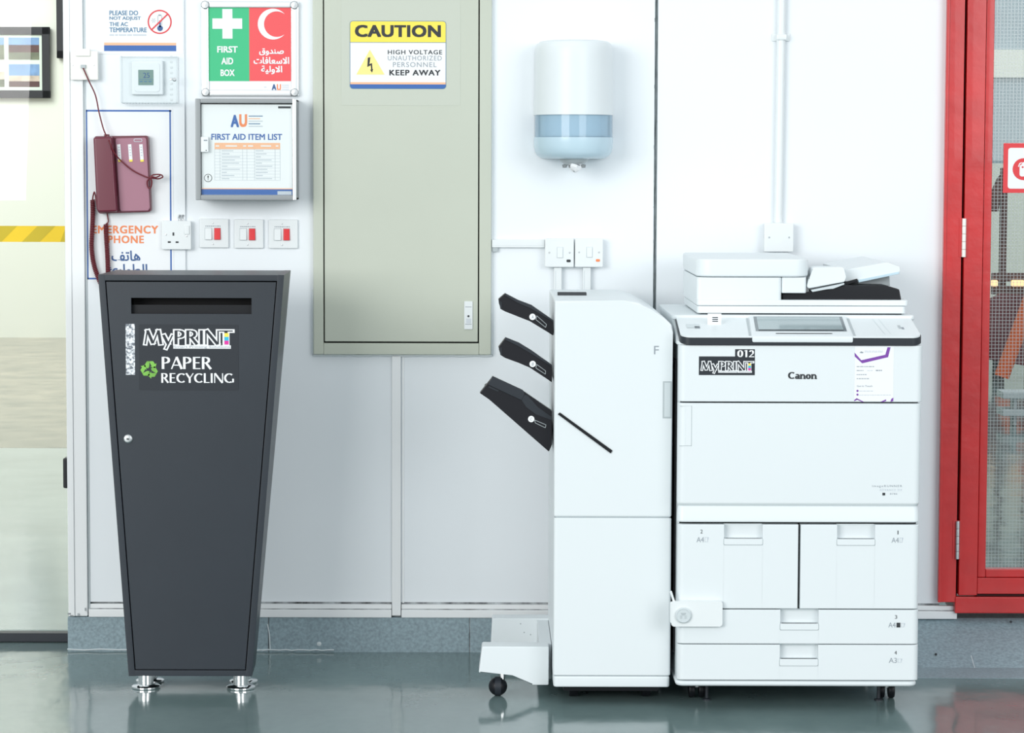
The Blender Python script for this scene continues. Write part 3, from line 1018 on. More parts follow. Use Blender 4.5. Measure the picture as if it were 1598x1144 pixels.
for s_, q in (('\uFED5\uFEED\uFEAA\uFEE8\uFEBB', (404.4, 75.5, 443, 87)), ('\uFE95\uFE8E\uFED3\uFE8E\uFECC\uFEB3\uFEFB\uFE8D', (395.8, 89, 451.5, 100)), ('\uFE94\uFEF4\uFEDF\uFEED\uFEFB\uFE8D', (407.5, 102.5, 440.5, 116))):
    b.tpx(s_, *q, YF, 'paper', dy=.001, off=.02)
b.tpx('A', 424, 131.3, 431.3, 141, YF, 'navy', off=.03)
b.tpx('U', 432, 131.3, 438.5, 141, YF, 'orange', off=.03)
for q in range(3):
    b.rpx(440, 132.5 + q * 3, 451, 133.5 + q * 3, YF, 'inkpale')
b.rpx(412, 135.5, 416, 136.5, YF, 'inkpale')
b.build('sign_sheet', r)

# ---- first aid cabinet
YC = -.14
x0, x1, z0, z1 = rect(305, 154, 462, 312.5, YC)
r = thing('first_aid_cabinet', 'grey metal first aid cabinet with an item list behind its glass door', 'cabinet', ((x0 + x1) / 2, 0, z0))
b = MB()
t = .004
b.box(x0 + .002, x0 + .002 + t, YC + .02, -.0006, z0 + .002, z1 - .002, 'greybox')
b.box(x1 - .002 - t, x1 - .002, YC + .02, -.0006, z0 + .002, z1 - .002, 'greybox')
b.box(x0 + .002, x1 - .002, YC + .02, -.0006, z0 + .002, z0 + .002 + t, 'greybox')
b.box(x0 + .002, x1 - .002, YC + .02, -.0006, z1 - .002 - t, z1 - .002, 'greybox')
b.box(x0 + .002, x1 - .002, -.004, -.0006, z0 + .002, z1 - .002, 'greybox')
b.build('body', r)
fx0, fx1, fz0, fz1 = rect(313, 161, 456.5, 304.5, YC)
b = MB()
b.box(x0, fx0, YC, YC + .022, z0, z1, 'greybox', .002)
b.box(fx1, x1, YC, YC + .022, z0, z1, 'alu', .002)
b.box(fx0, fx1, YC, YC + .022, z0, fz0, 'greybox', .002)
b.box(fx0, fx1, YC, YC + .022, fz1, z1, 'greybox', .002)
d = b.build('door', r)
MB().box(fx0, fx1, YC + .006, YC + .009, fz0, fz1, 'clear').build('pane', d)
MB().box(fx0 - .001, fx1 + .001, YC + .021, YC + .022, fz0, fz1, 'void').build('backing', d)
x0, x1, z0, z1 = rect(313.4, 213.5, 325.2, 237.5, YC - .002)
b = MB().box(x0, x1, YC - .004, YC + .006, z0, z1, 'white2', .002)
b.rpx(318, 218, 323.5, 220, YC - .004, 'inkgrey').rpx(321, 234, 322.6, 235.6, YC - .004, 'ink')
b.build('latch', d)
YI = YC + .013
b = MB()
x0, x1, z0, z1 = rect(314.6, 163, 456.2, 304.3, YI)
b.box(x0, x1, YI, YI + .001, z0, z1, 'paper')
b.tpx('A', 360, 179.3, 373, 198.6, YI, 'blue', off=.03)
b.tpx('U', 373.3, 178.3, 385.6, 198.3, YI, 'orange', off=.03)
for q in range(5):
    b.rpx(388, 180.5 + q * 4, 410 - (q % 2) * 4, 181.9 + q * 4, YI, ('tealink', 'palepeach', 'inkpale', 'tealink', 'inkpale')[q])
b.tpx('FIRST AID ITEM LIST', 329.8, 208.8, 440.3, 218.4, YI, 'blue', off=.014)
b.rpx(334.8, 223, 437.2, 232.8, YI, 'palepeach')
for a, c in ((336.5, 342), (352, 370), (379.5, 384), (387, 395), (407, 423), (430.5, 434.5)):
    b.rpx(a, 226.8, c, 228.8, YI, 'paper', .0008)
for q in range(11):
    b.rpx(334.8, 232.9 + q * 4.83, 437.2, 233.3 + q * 4.83, YI, 'inkpale')
for px in (334.8, 343, 378.5, 385, 397, 429, 437):
    b.rpx(px, 232.9, px + .5, 281.4, YI, 'inkpale')
for q in range(10):
    random.seed(q + 50)
    b.rpx(346, 234.6 + q * 4.83, 353 + random.random() * 22, 235.9 + q * 4.83, YI, 'inkpale', .0006)
    b.rpx(399, 234.6 + q * 4.83, 406 + random.random() * 20, 235.9 + q * 4.83, YI, 'inkpale', .0006)
b.rpx(314.6, 293.8, 456.2, 295.3, YI, 'palepeach').rpx(314.6, 295.3, 456.2, 304, YI, 'blue')
b.rpx(434, 166, 453.8, 169.2, YI, 'ink').rpx(433, 298.4, 455, 303.8, YI, 'inkpale', .0008)
c0 = W(324.8, 277.8, YI)
for rr, mm, dy in ((.0120, 'ink', .0004), (.0103, 'paper', .0008)):
    b.flat(circle(c0[0], c0[1], rr, 26), YI - dy, mm)
b.flat([(c0[0] - .002, c0[1] + .007), (c0[0] + .002, c0[1] + .007), (c0[0] + .001, c0[1] - .002), (c0[0] - .001, c0[1] - .002)], YI - .0012, 'ink')
b.flat(circle(c0[0], c0[1] - .005, .0014, 10), YI - .0012, 'ink')
tag(b.build('item_list'), 'printed first aid item list sheet inside the glass cabinet door', 'paper sheet')

# ---- power socket
x0, x1, z0, z1 = rect(252.5, 344.5, 298.5, 389.5, -.02)
r = thing('power_socket', 'white power socket with three pin holes beside the red rocker switches', 'socket', ((x0 + x1) / 2, -.0006, z0))
MB().box(x0 + .002, x1 - .002, -.018, -.0006, z0 + .002, z1 - .002, 'white2', .002).box(x0, x1, -.026, -.017, z0, z1, 'white2', .003).build('faceplate', r)
b = MB()
for px, py, w, h in ((270.6, 365.3, 2.6, 5), (264.2, 377.8, 4.6, 2.6), (276.4, 378, 4.6, 2.6)):
    xx0, xx1, zz0, zz1 = rect(px - w / 2, py - h / 2, px + w / 2, py + h / 2, -.026)
    b.box(xx0, xx1, -.0266, -.025, zz0, zz1, 'ink')
b.build('pin_holes', r)
xx0, xx1, zz0, zz1 = rect(287.5, 352, 295.5, 366, -.028)
MB().box(xx0, xx1, -.030, -.025, zz0, zz1, 'white2', .002).build('rocker', r)
for px, py in ((259, 366), (291.2, 368.5)):
    x, z = W(px, py, -.026)
    MB().lathe([(.0001, 0), (.003, 0), (.0028, .001), (.0001, .0012)], (x, -.026, z), 'steel', 'Y', 10).build('screw', r)
b = MB()
for px in (280.5, 285.5):
    x, z = W(px, 344.5, -.012)
    b.tube([(x, -.012, z), (x - .003, -.012, z + .010), (x + .001, -.014, z + .018)], .0028, 'steel', 8)
b.build('cable_gland', r)

# ---- three switches with a red rocker
SW = [(311.8, 341.5, 356.2, 386.8), (365.8, 342, 410.8, 387.6), (420, 342.8, 464, 387.9)]
SWL = ['white double switch with red rocker, next to the power socket, leftmost of three',
       'white double switch with red rocker, in the middle of three below the first aid cabinet',
       'white double switch with red rocker, rightmost of three, nearest the grey cabinet']


def switch_proto():
    w = .0875
    r = thing('wall_switch', SWL[0], 'switch', (0, -.0006, 0), 'switches with red rockers below the first aid cabinet')
    MB().box(-w / 2, w / 2, -.010, -.0006, 0, w, 'white2', .003).build('faceplate', r)
    k = w / 44.6
    for a, c, mm in ((8.8, 18.8, 'white2'), (22.8, 32.2, 'rocker')):
        b = MB().box(-w / 2 + (a - .6) * k, -w / 2 + (c + .6) * k, -.0104, -.009, w - 32.5 * k, w - 13.6 * k, 'pgrey')
        b.hexa([(-w / 2 + a * k, -.0165, w - 31.8 * k), (-w / 2 + c * k, -.0165, w - 31.8 * k), (-w / 2 + c * k, -.010, w - 31.8 * k), (-w / 2 + a * k, -.010, w - 31.8 * k),
                (-w / 2 + a * k, -.0125, w - 14.3 * k), (-w / 2 + c * k, -.0125, w - 14.3 * k), (-w / 2 + c * k, -.010, w - 14.3 * k), (-w / 2 + a * k, -.010, w - 14.3 * k)], mm, .0008)
        o = b.build('rocker', r)
        if mm == 'rocker':
            o['label'] = 'red rocker'
    for z in (w - 6.5 * k, w - 39 * k):
        MB().lathe([(.0001, 0), (.0026, 0), (.0022, .0012), (.0001, .0014)], (-w / 2 + 20.5 * k, -.0102, z), 'steel', 'Y', 10).build('screw', r)
    b = MB()
    random.seed(3)
    xx = -w / 2 + 9 * k
    while xx < w / 2 - 13 * k:
        wd_ = (1 + random.random() * 2.5) * k
        b.frect(xx, xx + wd_, w - 11.8 * k, w - 10.6 * k, -.0104, 'inkgrey')
        xx += wd_ + .7 * k
    b.build('printed_line', r)
    return r


sp = switch_proto()
for i, q in enumerate(SW):
    x0, x1, z0, z1 = rect(*q, -.01)
    o = sp
    if i:
        o = sp.copy()
        COL.objects.link(o)
        o['label'] = SWL[i]
        for ch in sp.children:
            c = ch.copy()
            c.parent = o
            COL.objects.link(c)
    o.location = ((x0 + x1) / 2, -.0006, z0)

# ---- electrical cabinet
YE = -.022
x0, x1, z0, z1 = rect(488.5, 0, 766.8, 553.5, YE)
ZTOP = 2.62
r = thing('electrical_cabinet', 'tall grey-green electrical cabinet with one door, set in the white wall', 'cabinet', ((x0 + x1) / 2, 0, z0))
dx0, dx1, dz0, _ = rect(505.5, 0, 747, 534, YE)
b = MB()
b.box(x0, dx0 - .002, YE, -.0006, z0, ZTOP, 'cab', .003)
b.box(dx1 + .002, x1, YE, -.0006, z0, ZTOP, 'cab', .003)
b.box(dx0 - .002, dx1 + .002, YE, -.0006, z0, dz0 - .003, 'cab', .002)
b.box(dx0 - .002, dx1 + .002, YE, -.0006, ZTOP - .05, ZTOP, 'cab', .002)
b.box(dx0 - .004, dx1 + .004, YE + .015, -.0006, dz0 - .005, ZTOP - .04, 'void')
b.build('frame', r)
d = MB().box(dx0 + .0015, dx1 - .0015, YE - .002, YE + .013, dz0 + .0015, ZTOP - .055, 'cab', .002).build('door', r)
xx0, xx1, zz0, zz1 = rect(724.4, 470.3, 737.6, 514, YE - .004)
b = MB().box(xx0, xx1, YE - .006, YE - .002, zz0, zz1, 'white2', .001)
x, z = W(731, 493.5, YE - .006)
b.flat(circle(x, z, .0034, 14), YE - .0064, 'ink')
for py in (478.5, 505.6):
    b.rpx(726, py, 736, py + .9, YE - .006, 'inkgrey')
for q in range(4):
    b.rpx(727.5, 497.5 + q * 1.9, 735.3, 498.5 + q * 1.9, YE - .006, 'inkpale')
b.build('latch', d)
b = MB()                                                          # rough filler around the frame
random.seed(11)
for a, bb in (((x0 - .002, z0 - .003), (x1 + .002, z0 - .003)), ((x1 + .001, z0), (x1 + .001, ZTOP)), ((x0 - .001, z0), (x0 - .001, z0 + .2))):
    n = 40
    pts = [(a[0] + (bb[0] - a[0]) * i / n + random.uniform(-.001, .001), -.005, a[1] + (bb[1] - a[1]) * i / n + random.uniform(-.0012, .0012)) for i in range(n + 1)]
    b.tube(pts, .0042, 'white', 6)
b.build('filler_bead', r)
YW = YE - .0022
xx0, xx1, zz0, zz1 = rect(532.5, -24, 718.5, 164.5, YW)
MB().box(xx0, xx1, YW - .0004, YW, zz0, zz1, 'cabfilm').build('film_sheet', d)
YW -= .0004
xx0, xx1, zz0, zz1 = rect(545.8, 32.5, 696.3, 138.8, YW)
rr = .010
b = MB().prism(rrect(xx0, xx1, zz0, zz1, rr), YW - .0008, YW, 'tealink')
YW -= .0008
e = .0016
zh = W(620, 66.3, YW)[1]
zo = W(620, 128.3, YW)[1]
zbl = W(620, 131.6, YW)[1]
full = rrect(xx0 + e, xx1 - e, zz0 + e, zz1 - e, rr - e)
cl = lambda lo, hi: [(p[0], min(max(p[1], lo), hi)) for p in full]
b.flat(cl(zh + e * .5, zz1), YW - .0003, 'yellow')
b.flat(cl(zo, zh - e * .5), YW - .0003, 'paper')
b.flat(cl(zbl, zo), YW - .0003, 'palepeach')
b.flat(cl(zz0, zbl), YW - .0003, 'blue')
b.tpx('CAUTION', 553.8, 39, 688, 58, YW, 'ink', dy=.0008, off=.028, spacing=1.08)
b.fpx([(577.2, 77.5), (600.2, 116.4), (556, 116.4)], YW, 'yellow2', .0008)
b.fpx([(574, 90), (578, 89.5), (576.5, 100), (580.5, 98.5), (581.3, 108), (582.4, 107.6), (580.6, 113.6), (577.6, 108.6), (579.2, 108.6), (578.6, 102), (573.2, 104.5)], YW, 'ink', .0012)
b.tpx('HIGH VOLTAGE', 605.3, 78, 690, 84.9, YW, 'ink', dy=.0008, off=.010, spacing=1.15)
b.tpx('UNAUTHORIZED', 605.3, 87, 689.3, 94.4, YW, 'inkgrey', dy=.0008, spacing=1.15)
b.tpx('PERSONNEL', 613.3, 97, 681.3, 104.7, YW, 'inkgrey', dy=.0008, spacing=1.15)
b.tpx('KEEP AWAY', 607.6, 109, 687.4, 117.8, YW, 'ink', dy=.0008, off=.020, spacing=1.12)
tag(b.build('caution_sign'), 'yellow, white and blue high voltage caution sign on the electrical cabinet door', 'sign')

# ================================================================== WALL THINGS, RIGHT
# ---- paper towel dispenser
Yd = -.12
xl, xr, zb_, zt_ = rect(834, 64, 958, 250, Yd)
hw, cx = (xr - xl) / 2, (xl + xr) / 2
r = thing('paper_towel_dispenser', 'white and blue centrefeed paper towel dispenser high on the wall', 'towel dispenser', (cx, 0, zb_))


def dring(sc, z, dep=.225, n=26, y_in=0.0):
    P = [Vector((cx - hw * sc, -.003, z)), Vector((cx + hw * sc, -.003, z))][::-1]
    out = [Vector((cx + hw * sc, -.003, z))]
    for i in range(n + 1):
        a = math.pi * i / n
        out.append(Vector((cx + hw * sc * math.cos(a), -.085 - (dep - .085) * sc * math.sin(a) - y_in, z)))
    out.append(Vector((cx - hw * sc, -.003, z)))
    return out[::-1]


zbd, zmid = W(896, 179.5, Yd)[1], W(896, 214, -.2)[1]
prof = [(1.0, zbd), (.995, zbd + .06), (.985, zt_ - .05), (.97, zt_ - .022), (.93, zt_ - .008), (.86, zt_ - .001), (.7, zt_ + .002)]
MB().loft([dring(s_, z) for s_, z in prof], 'white').build('cover', r)
prof = [(.985, zmid), (.985, zbd)]
b = MB().loft([dring(s_, z) for s_, z in prof], 'bluewin')
o = b.build('window_band', r)
o['label'] = 'translucent blue band'
zq = W(896, 243, -.2)[1]
prof = [(.72, zq - .009), (.82, zq - .006), (.91, zq + .001), (.965, zq + .012), (.992, zq + .028), (1.0, zq + .045), (1.0, zmid)]
o = MB().loft([dring(s_, z) for s_, z in prof], 'bluebowl').build('lower_bowl', r)
o['label'] = 'pale blue lower bowl'
MB().lathe([(.02, 0), (.098, 0), (.10, .002), (.10, zbd - zmid - .004), (.02, zbd - zmid - .002)], (cx, -.115, zmid + .002), 'paper', 'Z', 32).build('paper_roll', r)
zn = zq - .009
b = MB().lathe([(.01, -.020), (.026, -.020), (.034, -.012), (.042, -.006), (.044, 0), (.01, 0)], (cx, -.12, zn), 'pgrey', 'Z', 20)
for a in (-.028, -.009, .010, .027):
    b.lathe([(.0001, -.027), (.006, -.026), (.008, -.018), (.0001, -.016)], (cx + a, -.150, zn), 'greybox', 'Z', 10)
b.build('nozzle', r)
b = MB()
random.seed(5)
rings = []
for k, (s_, dz) in enumerate(((.016, -.016), (.019, -.024), (.014, -.031), (.004, -.038))):
    rings.append([Vector((cx + .002 + s_ * (1 + .35 * math.sin(3 * a + k)) * math.cos(a), -.12 - .03 + s_ * .8 * math.sin(a), zn + dz + .003 * math.sin(2 * a))) for a in [2 * math.pi * i / 16 for i in range(16)]])
b.loft(rings, 'paper').build('tissue_tip', r)
x, z = W(848.8, 86.6, -.10)
MB().lathe([(.0001, 0), (.0016, 0), (.0016, .006), (.0001, .006)], (x, -.150, z), 'ink', 'Y', 10).build('keyhole', r)

# ---- trunking and switched outlets by the finisher
x0, x1, z0, z1 = rect(767.5, 374, 850, 386.5, -.014)
r = thing('horizontal_trunking', 'short white cable trunking running from the grey cabinet to the outlets', 'cable trunking', ((x0 + x1) / 2, 0, z0))
b = MB().box(x0, x1, -.015, -.0006, z0, z1, 'white2', .002)
b.box(x0, x1, -.0154, -.0148, z0 + .006, z0 + .0066, 'offwhite')
b.build('cover', r)
xx0, xx1, zz0, zz1 = rect(768, 386.5, 777, 393, -.012)
MB().box(xx0, xx1, -.012, -.0006, zz0, zz1, 'pgrey', .001).build('cable_stub', r)
for i, (q, lab, im) in enumerate((((850.4, 372, 895.6, 417), 'white switched outlet at the end of the short horizontal trunking', 'ink'), ((897.2, 372.3, 941, 417), 'white switched outlet with lit red indicator, right of its twin', 'orange'))):
    x0, x1, z0, z1 = rect(*q, -.03)
    r = thing('switched_outlet', lab, 'switch', ((x0 + x1) / 2, 0, z0), 'switched outlets above the finisher')
    MB().box(x0 + .002, x1 - .002, -.026, -.0006, z0 + .002, z1 - .002, 'white2', .002).box(x0, x1, -.034, -.0255, z0, z1, 'white2', .003).build('faceplate', r)
    k = (x1 - x0) / 45
    b = MB().box(x0 + 18.3 * k, x0 + 28.2 * k, -.0345, -.033, z1 - 30.5 * k, z1 - 13.2 * k, 'offwhite')
    b.box(x0 + 19 * k, x0 + 27.5 * k, -.038, -.033, z1 - 29.8 * k, z1 - 14 * k, 'white2', .001)
    b.build('rocker', r)
    for a in (6.8, 38.5):
        MB().lathe([(.0001, 0), (.0030, 0), (.0026, .0012), (.0001, .0014)], (x0 + a * k, -.034, z1 - 22 * k), 'steel', 'Y', 12).build('screw', r)
    b = MB().prism(rrect(x0 + 33.5 * k, x0 + 40 * k, z1 - 37 * k, z1 - 32.8 * k, .003), -.0352, -.0335, im)
    b.build('indicator', r)
for q, lab in (((864.5, 417.2, 876.5, 470), 'vertical white trunking dropping from the left outlet behind the finisher'), ((909.5, 417.2, 921.8, 470), 'vertical white trunking dropping from the outlet with the lit indicator')):
    x0, x1, z0, z1 = rect(*q, -.02)
    o = MB().box(x0, x1, -.022, -.0006, z0 - .25, z1, 'white2', .002).box(x0 + .004, x0 + .0055, -.0224, -.0215, z0 - .25, z1 - .01, 'offwhite').build('drop_trunking')
    tag(o, lab, 'cable trunking', 'drop trunking above the finisher')

# ---- right conduit and box
xa, za = W(1222, -10, -.018)
xb, zb = W(1214.3, 348, -.018)
r = thing('conduit', 'white round conduit running up the wall above the printer', 'conduit', (xb, 0, zb))
MB().tube([(xb, -.0135, zb - .002), (xb + (xa - xb) * .3, -.0135, zb + (2.62 - zb) * .3), (xa, -.0135, 2.62)], .0128, 'white2', 16).build('pipe', r)
x0, x1, z0, z1 = rect(1205.5, 52, 1233.5, 64, -.018)
xm = (x0 + x1) / 2
b = MB().box(x0, x1, -.006, -.0006, z0, z1, 'white2', .002).box(xm - .0155, xm + .0155, -.030, -.0006, z0 + .002, z1 - .002, 'white2', .005)
b.build('saddle_clip', r)
MB().lathe([(.0001, 0), (.017, 0), (.017, .012), (.0135, .014), (.0001, .014)], (xb, -.0135 - .0036, zb - .012), 'white2', 'Z', 18).build('gland', r)
x0, x1, z0, z1 = rect(1192.5, 348.5, 1238.3, 393.2, -.04)
r = thing('junction_box', 'white square junction box at the foot of the conduit above the printer', 'junction box', ((x0 + x1) / 2, 0, z0))
MB().box(x0 + .002, x1 - .001, -.034, -.0006, z0 + .001, z1 - .001, 'white2', .003).build('box', r)
MB().box(x0, x1, -.041, -.0345, z0, z1, 'white2', .003).build('lid', r)
for px in (1200.5, 1231.5):
    x, z = W(px, 370.6, -.041)
    MB().lathe([(.0001, 0), (.0030, 0), (.0024, .0012), (.0001, .0014)], (x, -.041, z), 'pgrey', 'Y', 10).build('screw', r)

# ================================================================== RECYCLING BIN
YF = -.632
FTL, FTR, FBR, FBL = W(152.8, 428.5, YF), W(443.5, 429, YF), W(393.2, 1055.5, YF), W(200.6, 1055.5, YF)
zT, zB = (FTL[1] + FTR[1]) / 2, (FBR[1] + FBL[1]) / 2
YBT, YBB = -.30, -.44
r = thing('recycling_bin', 'tall tapered charcoal metal paper recycling bin on chrome feet', 'bin', ((FBL[0] + FBR[0]) / 2, -.54, 0))


def bx(z, side, inset=0.0):
    t = (z - zB) / (zT - zB)
    l, rr_ = FBL[0] + (FTL[0] - FBL[0]) * t, FBR[0] + (FTR[0] - FBR[0]) * t
    return l + inset if side < 0 else rr_ - inset


def byb(z):
    return YBB + (YBT - YBB) * (z - zB) / (zT - zB)


WT = .0185
XBK = .006        # the back is slightly narrower




b = MB()
for sd in (-1, 1):
    P = []
    for z in (zB, zT):
        xo, xi = bx(z, sd), bx(z, sd, WT)
        yo = byb(z)
        back_o, back_i = (xo + XBK, xi + XBK) if sd < 0 else (xo - XBK, xi - XBK)
        q = [(xo, YF, z), (xi, YF, z), (back_i, yo, z), (back_o, yo, z)]
        P += q if sd < 0 else [q[1], q[0], q[3], q[2]]
    b.hexa(P, 'bin', .0012)
for z0, z1 in ((zB, zB + WT * .95), (zT - WT * .95, zT)):
    b.hexa([(bx(z0, -1, .003), YF + .0006, z0 + .0006), (bx(z0, 1, .003), YF + .0006, z0 + .0006), (bx(z0, 1, .004) - XBK, byb(z0), z0 + .0006), (bx(z0, -1, .004) + XBK, byb(z0), z0 + .0006),
            (bx(z1, -1, .003), YF + .0006, z1 - .0006), (bx(z1, 1, .003), YF + .0006, z1 - .0006), (bx(z1, 1, .004) - XBK, byb(z1), z1 - .0006), (bx(z1, -1, .004) + XBK, byb(z1), z1 - .0006)], 'bin', .0008)
b.hexa([(bx(zB, -1, .005) + XBK, byb(zB) - .004, zB + .002), (bx(zB, 1, .005) - XBK, byb(zB) - .004, zB + .002), (bx(zB, 1, .005) - XBK, byb(zB) - .001, zB + .002), (bx(zB, -1, .005) + XBK, byb(zB) - .001, zB + .002),
        (bx(zT, -1, .005) + XBK, byb(zT) - .004, zT - .002), (bx(zT, 1, .005) - XBK, byb(zT) - .004, zT - .002), (bx(zT, 1, .005) - XBK, byb(zT) - .001, zT - .002), (bx(zT, -1, .005) + XBK, byb(zT) - .001, zT - .002)], 'bin')
b.build('body', r)
DG = .0028
zd0, zd1 = zB + WT * .95 + .002, zT - WT * .95 - DG
sx0, sx1, sz0, sz1 = rect(204.5, 465, 392.5, 490, YF)
b = MB()
dl = lambda z: bx(z, -1, WT + DG)
dr = lambda z: bx(z, 1, WT + DG)
Y0, Y1 = YF + .0015, YF + .013
b.prism([(dl(sz1), sz1), (dr(sz1), sz1), (dr(zd1), zd1), (dl(zd1), zd1)], Y0, Y1, 'bin')
b.prism([(dl(sz0), sz0), (sx0, sz0), (sx0, sz1), (dl(sz1), sz1)], Y0, Y1, 'bin')
b.prism([(sx1, sz0), (dr(sz0), sz0), (dr(sz1), sz1), (sx1, sz1)], Y0, Y1, 'bin')
b.prism([(dl(zd0), zd0), (dr(zd0), zd0), (dr(sz0), sz0), (dl(sz0), sz0)], Y0, Y1, 'bin')
d = b.build('door', r)
b = MB()
b.box(sx0 - .004, sx1 + .004, Y1 + .001, Y1 + .07, sz0 - .016, sz0 - .013, 'black').box(sx0 - .004, sx1 + .004, Y1 + .07, Y1 + .073, sz0 - .016, sz1 + .03, 'void').box(sx0 - .004, sx1 + .004, Y1 + .001, Y1 + .07, sz1 + .012, sz1 + .015, 'void')
b.box(sx0 - .004, sx1 + .004, Y1 + .012, Y1 + .015, sz0 - .013, sz0 + .024, 'black')
b.build('slot_liner', d)
x, z = W(199.8, 685, YF)
b = MB().lathe([(.0001, 0), (.0125, 0), (.0125, .003), (.0105, .005), (.008, .0055), (.0001, .0055)], (x, Y0, z), 'steel', 'Y', 24)
b.box(x - .0035, x + .0035, Y0 - .0063, Y0 - .005, z - .002, z + .002, 'ink')
b.build('lock', d)
YK = Y0 - .0002
xx0, xx1, zz0, zz1 = rect(217, 506.5, 372.3, 609, YK)
b = MB().prism(rrect(xx0, xx1, zz0, zz1, .004), YK - .0008, YK, 'dgrey')
YK -= .0008


def myprint(b, q, Y, k=1.0):
    """outlined two-weight logo lettering with a colour-barred last letter"""
    x0, x1, z0, z1 = rect(*q, Y)            # box of the capitals
    h = z1 - z0
    wM = (x1 - x0) * .33
    for g, mm, dy in ((.085, 'paper', .0003), (-.005, 'dgrey', .0009)):
        b.flr('My', x0, x0 + wM, z0, z1, Y - dy, mm, g)
        b.flr('PRIN', x0 + wM * 1.02, x1 - (x1 - x0) * .145, z0, z1, Y - dy, mm, g)
        b.flr('T', x1 - (x1 - x0) * .155, x1, z0, z1, Y - dy - .0004 * (g > 0), mm, g)
    a0, a1 = x1 - (x1 - x0) * .095, x1 - (x1 - x0) * .048
    for i, mm in enumerate(('magenta', 'cyan', 'yellow')):
        b.frect(a0, a1, z0 + h * .27 * i, z0 + h * .27 * (i + 1), Y - .0016, mm)
    sx = x0 + wM * 1.0
    b.frect(sx, x1 - h * .15, z0 - h * .30, z0 - h * .06, Y - .0002, 'paper')
    b.text('Smart Printing Solutions', sx + h * .04, x1 - h * .2, z0 - h * .29, z0 - h * .09, Y - .0007, 'inkgrey')


myprint(b, (224.5, 515.5, 363.5, 537.5), YK)
x0, x1, z0, z1 = rect(251.5, 557, 331, 576, YK)
b.flr('PAPER', x0, x1, z0, z1, YK - .0004, 'paper')
x0, x1, z0, z1 = rect(251, 582.5, 366, 597.5, YK)
b.flr('RECYCLING', x0, x1, z0, z1, YK - .0004, 'paper')
cx, cz = W(233.2, 576.5, YK)
R_ = .0255
for k in range(3):                                                # three chasing arrows
    a = math.radians(90 + 120 * k)
    ca, sa = math.cos(a - math.pi / 2), math.sin(a - math.pi / 2)
    rot = lambda p: (cx + (p[0] * ca - p[1] * sa) * R_, cz + (p[0] * sa + p[1] * ca) * R_)
    for P in ([(-.62, .34), (-.28, .92), (.02, .92), (-.02, .30), (-.16, .10)], [(.06, .92), (.42, .92), (.62, .60), (.80, .68), (.66, .14), (.08, .30), (.26, .36), (.02, .80)]):
        b.flat([rot((p[0] * .98, p[1] * .98)) for p in P], YK - .0004, 'leaf')
b.build('printed_label', d)['label'] = 'dark sticker with white recycling lettering and green arrows'
xx0, xx1, zz0, zz1 = rect(196.3, 505.5, 210.5, 585, Y0)
MB().box(xx0, xx1, Y0 - .0008, Y0 - .0001, zz0, zz1, 'foil').build('silver_strip', d)['label'] = 'narrow silver patterned sticker'
for px, py, Yf_ in ((228, 1074.5, None), (376, 1075, None)):
    yf = floor_y(py)
    x = W(px, py, yf)[0]
    for yy in (yf, yf + .090):
        b = MB()
        b.lathe([(.0001, 0), (.039, 0), (.041, .002), (.041, .006), (.036, .009), (.024, .010), (.0215, .011), (.0215, zB), (.0001, zB)], (x, yy, 0), 'chrome', 'Z', 32)
        b.build('foot', r)

# ================================================================== FINISHER
YN = -.80
YNB = -.16
fx0, fx1 = W(864.2, 800, YN)[0], W(1048, 800, YN)[0]
zf0, zf1 = W(950, 1072.5, YN)[1], W(930, 469, YN)[1]
r = thing('finisher', 'tall white paper finisher unit with black output trays left of the printer', 'finisher', ((fx0 + fx1) / 2, -.48, 0))
zs1, zs2 = W(950, 808, YN)[1], W(950, 1055, YN)[1]
zbv = W(1040, 507, YN)[1]
b = MB()
top = [(fx0, zs1 + .001), (fx1, zs1 + .001), (fx1, zbv - .02), (fx1 - .003, zbv), (W(1035, 494, YN)[0], W(1035, 494, YN)[1]), (W(1015, 482, YN)[0], W(1015, 482, YN)[1]), (W(1000, 474, YN)[0], W(1000, 474, YN)[1]), (W(988, 470.5, YN)[0], W(988, 470.5, YN)[1]), (W(975, 469, YN)[0], zf1), (fx0, zf1)]
b.prism(top, YN, YNB, 'white', .006, seg=3)
b.build('upper_housing', r)
b = MB().rbox(fx0, fx1, YN, YNB, zs2 + .001, zs1 - .001, 'white', .008, .004, .0025)
b.build('front_cover', r)
MB().rbox(fx0 + .001, fx1 - .002, YN - .002, YNB, zf0, zs2 - .001, 'white', .010, .004, .004).build('base_skirt', r)
MB().box(fx0 + .006, fx1 - .006, YN + .006, YNB - .01, zf0 + .01, zs1 + .02, 'pgrey').box(fx0 + .03, fx1 - .03, YN + .05, YNB - .05, zf0 - .02, zf0 + .012, 'black').build('gap_backing', r)
x0, x1, z0, z1 = rect(1034.3, 595, 1049.5, 653, YN)
MB().box(x0, x1 - .002, YN - .0012, YN + .002, z0, z1, 'pgrey', .0008).box(x0 + .004, x1 - .006, YN - .0020, YN, z0 + .004, z1 - .004, 'offwhite', .0008).build('handle_recess', r)
MB().tpx('F', 1020.6, 539.8, 1028.2, 553, YN, 'inkgrey', dy=.0006).build('letter_mark', r)
b = MB().ppx([(870.5, 646.5), (873.5, 643.5), (955.8, 703), (953, 707.5)], YN, YN - .004, YN + .01, 'black', .001)
b.build('paper_slot', r)
x0, x1, z0, z1 = rect(870, 465.2, 915, 468.8, YN + .3)
MB().box(x0, x1, YN + .28, YN + .32, zf1 - .001, zf1 + .008, 'ink', .001).build('top_guide', r)
# wheels under the body
for x in (fx0 + .06, fx1 - .06):
    for y in (YN + .12, YNB - .08):
        MB().lathe([(.0001, -.012), (.024, -.012), (.026, -.009), (.026, .009), (.024, .012), (.0001, .012)], (x, y, .026), 'black', 'X', 20).build('wheel', r)
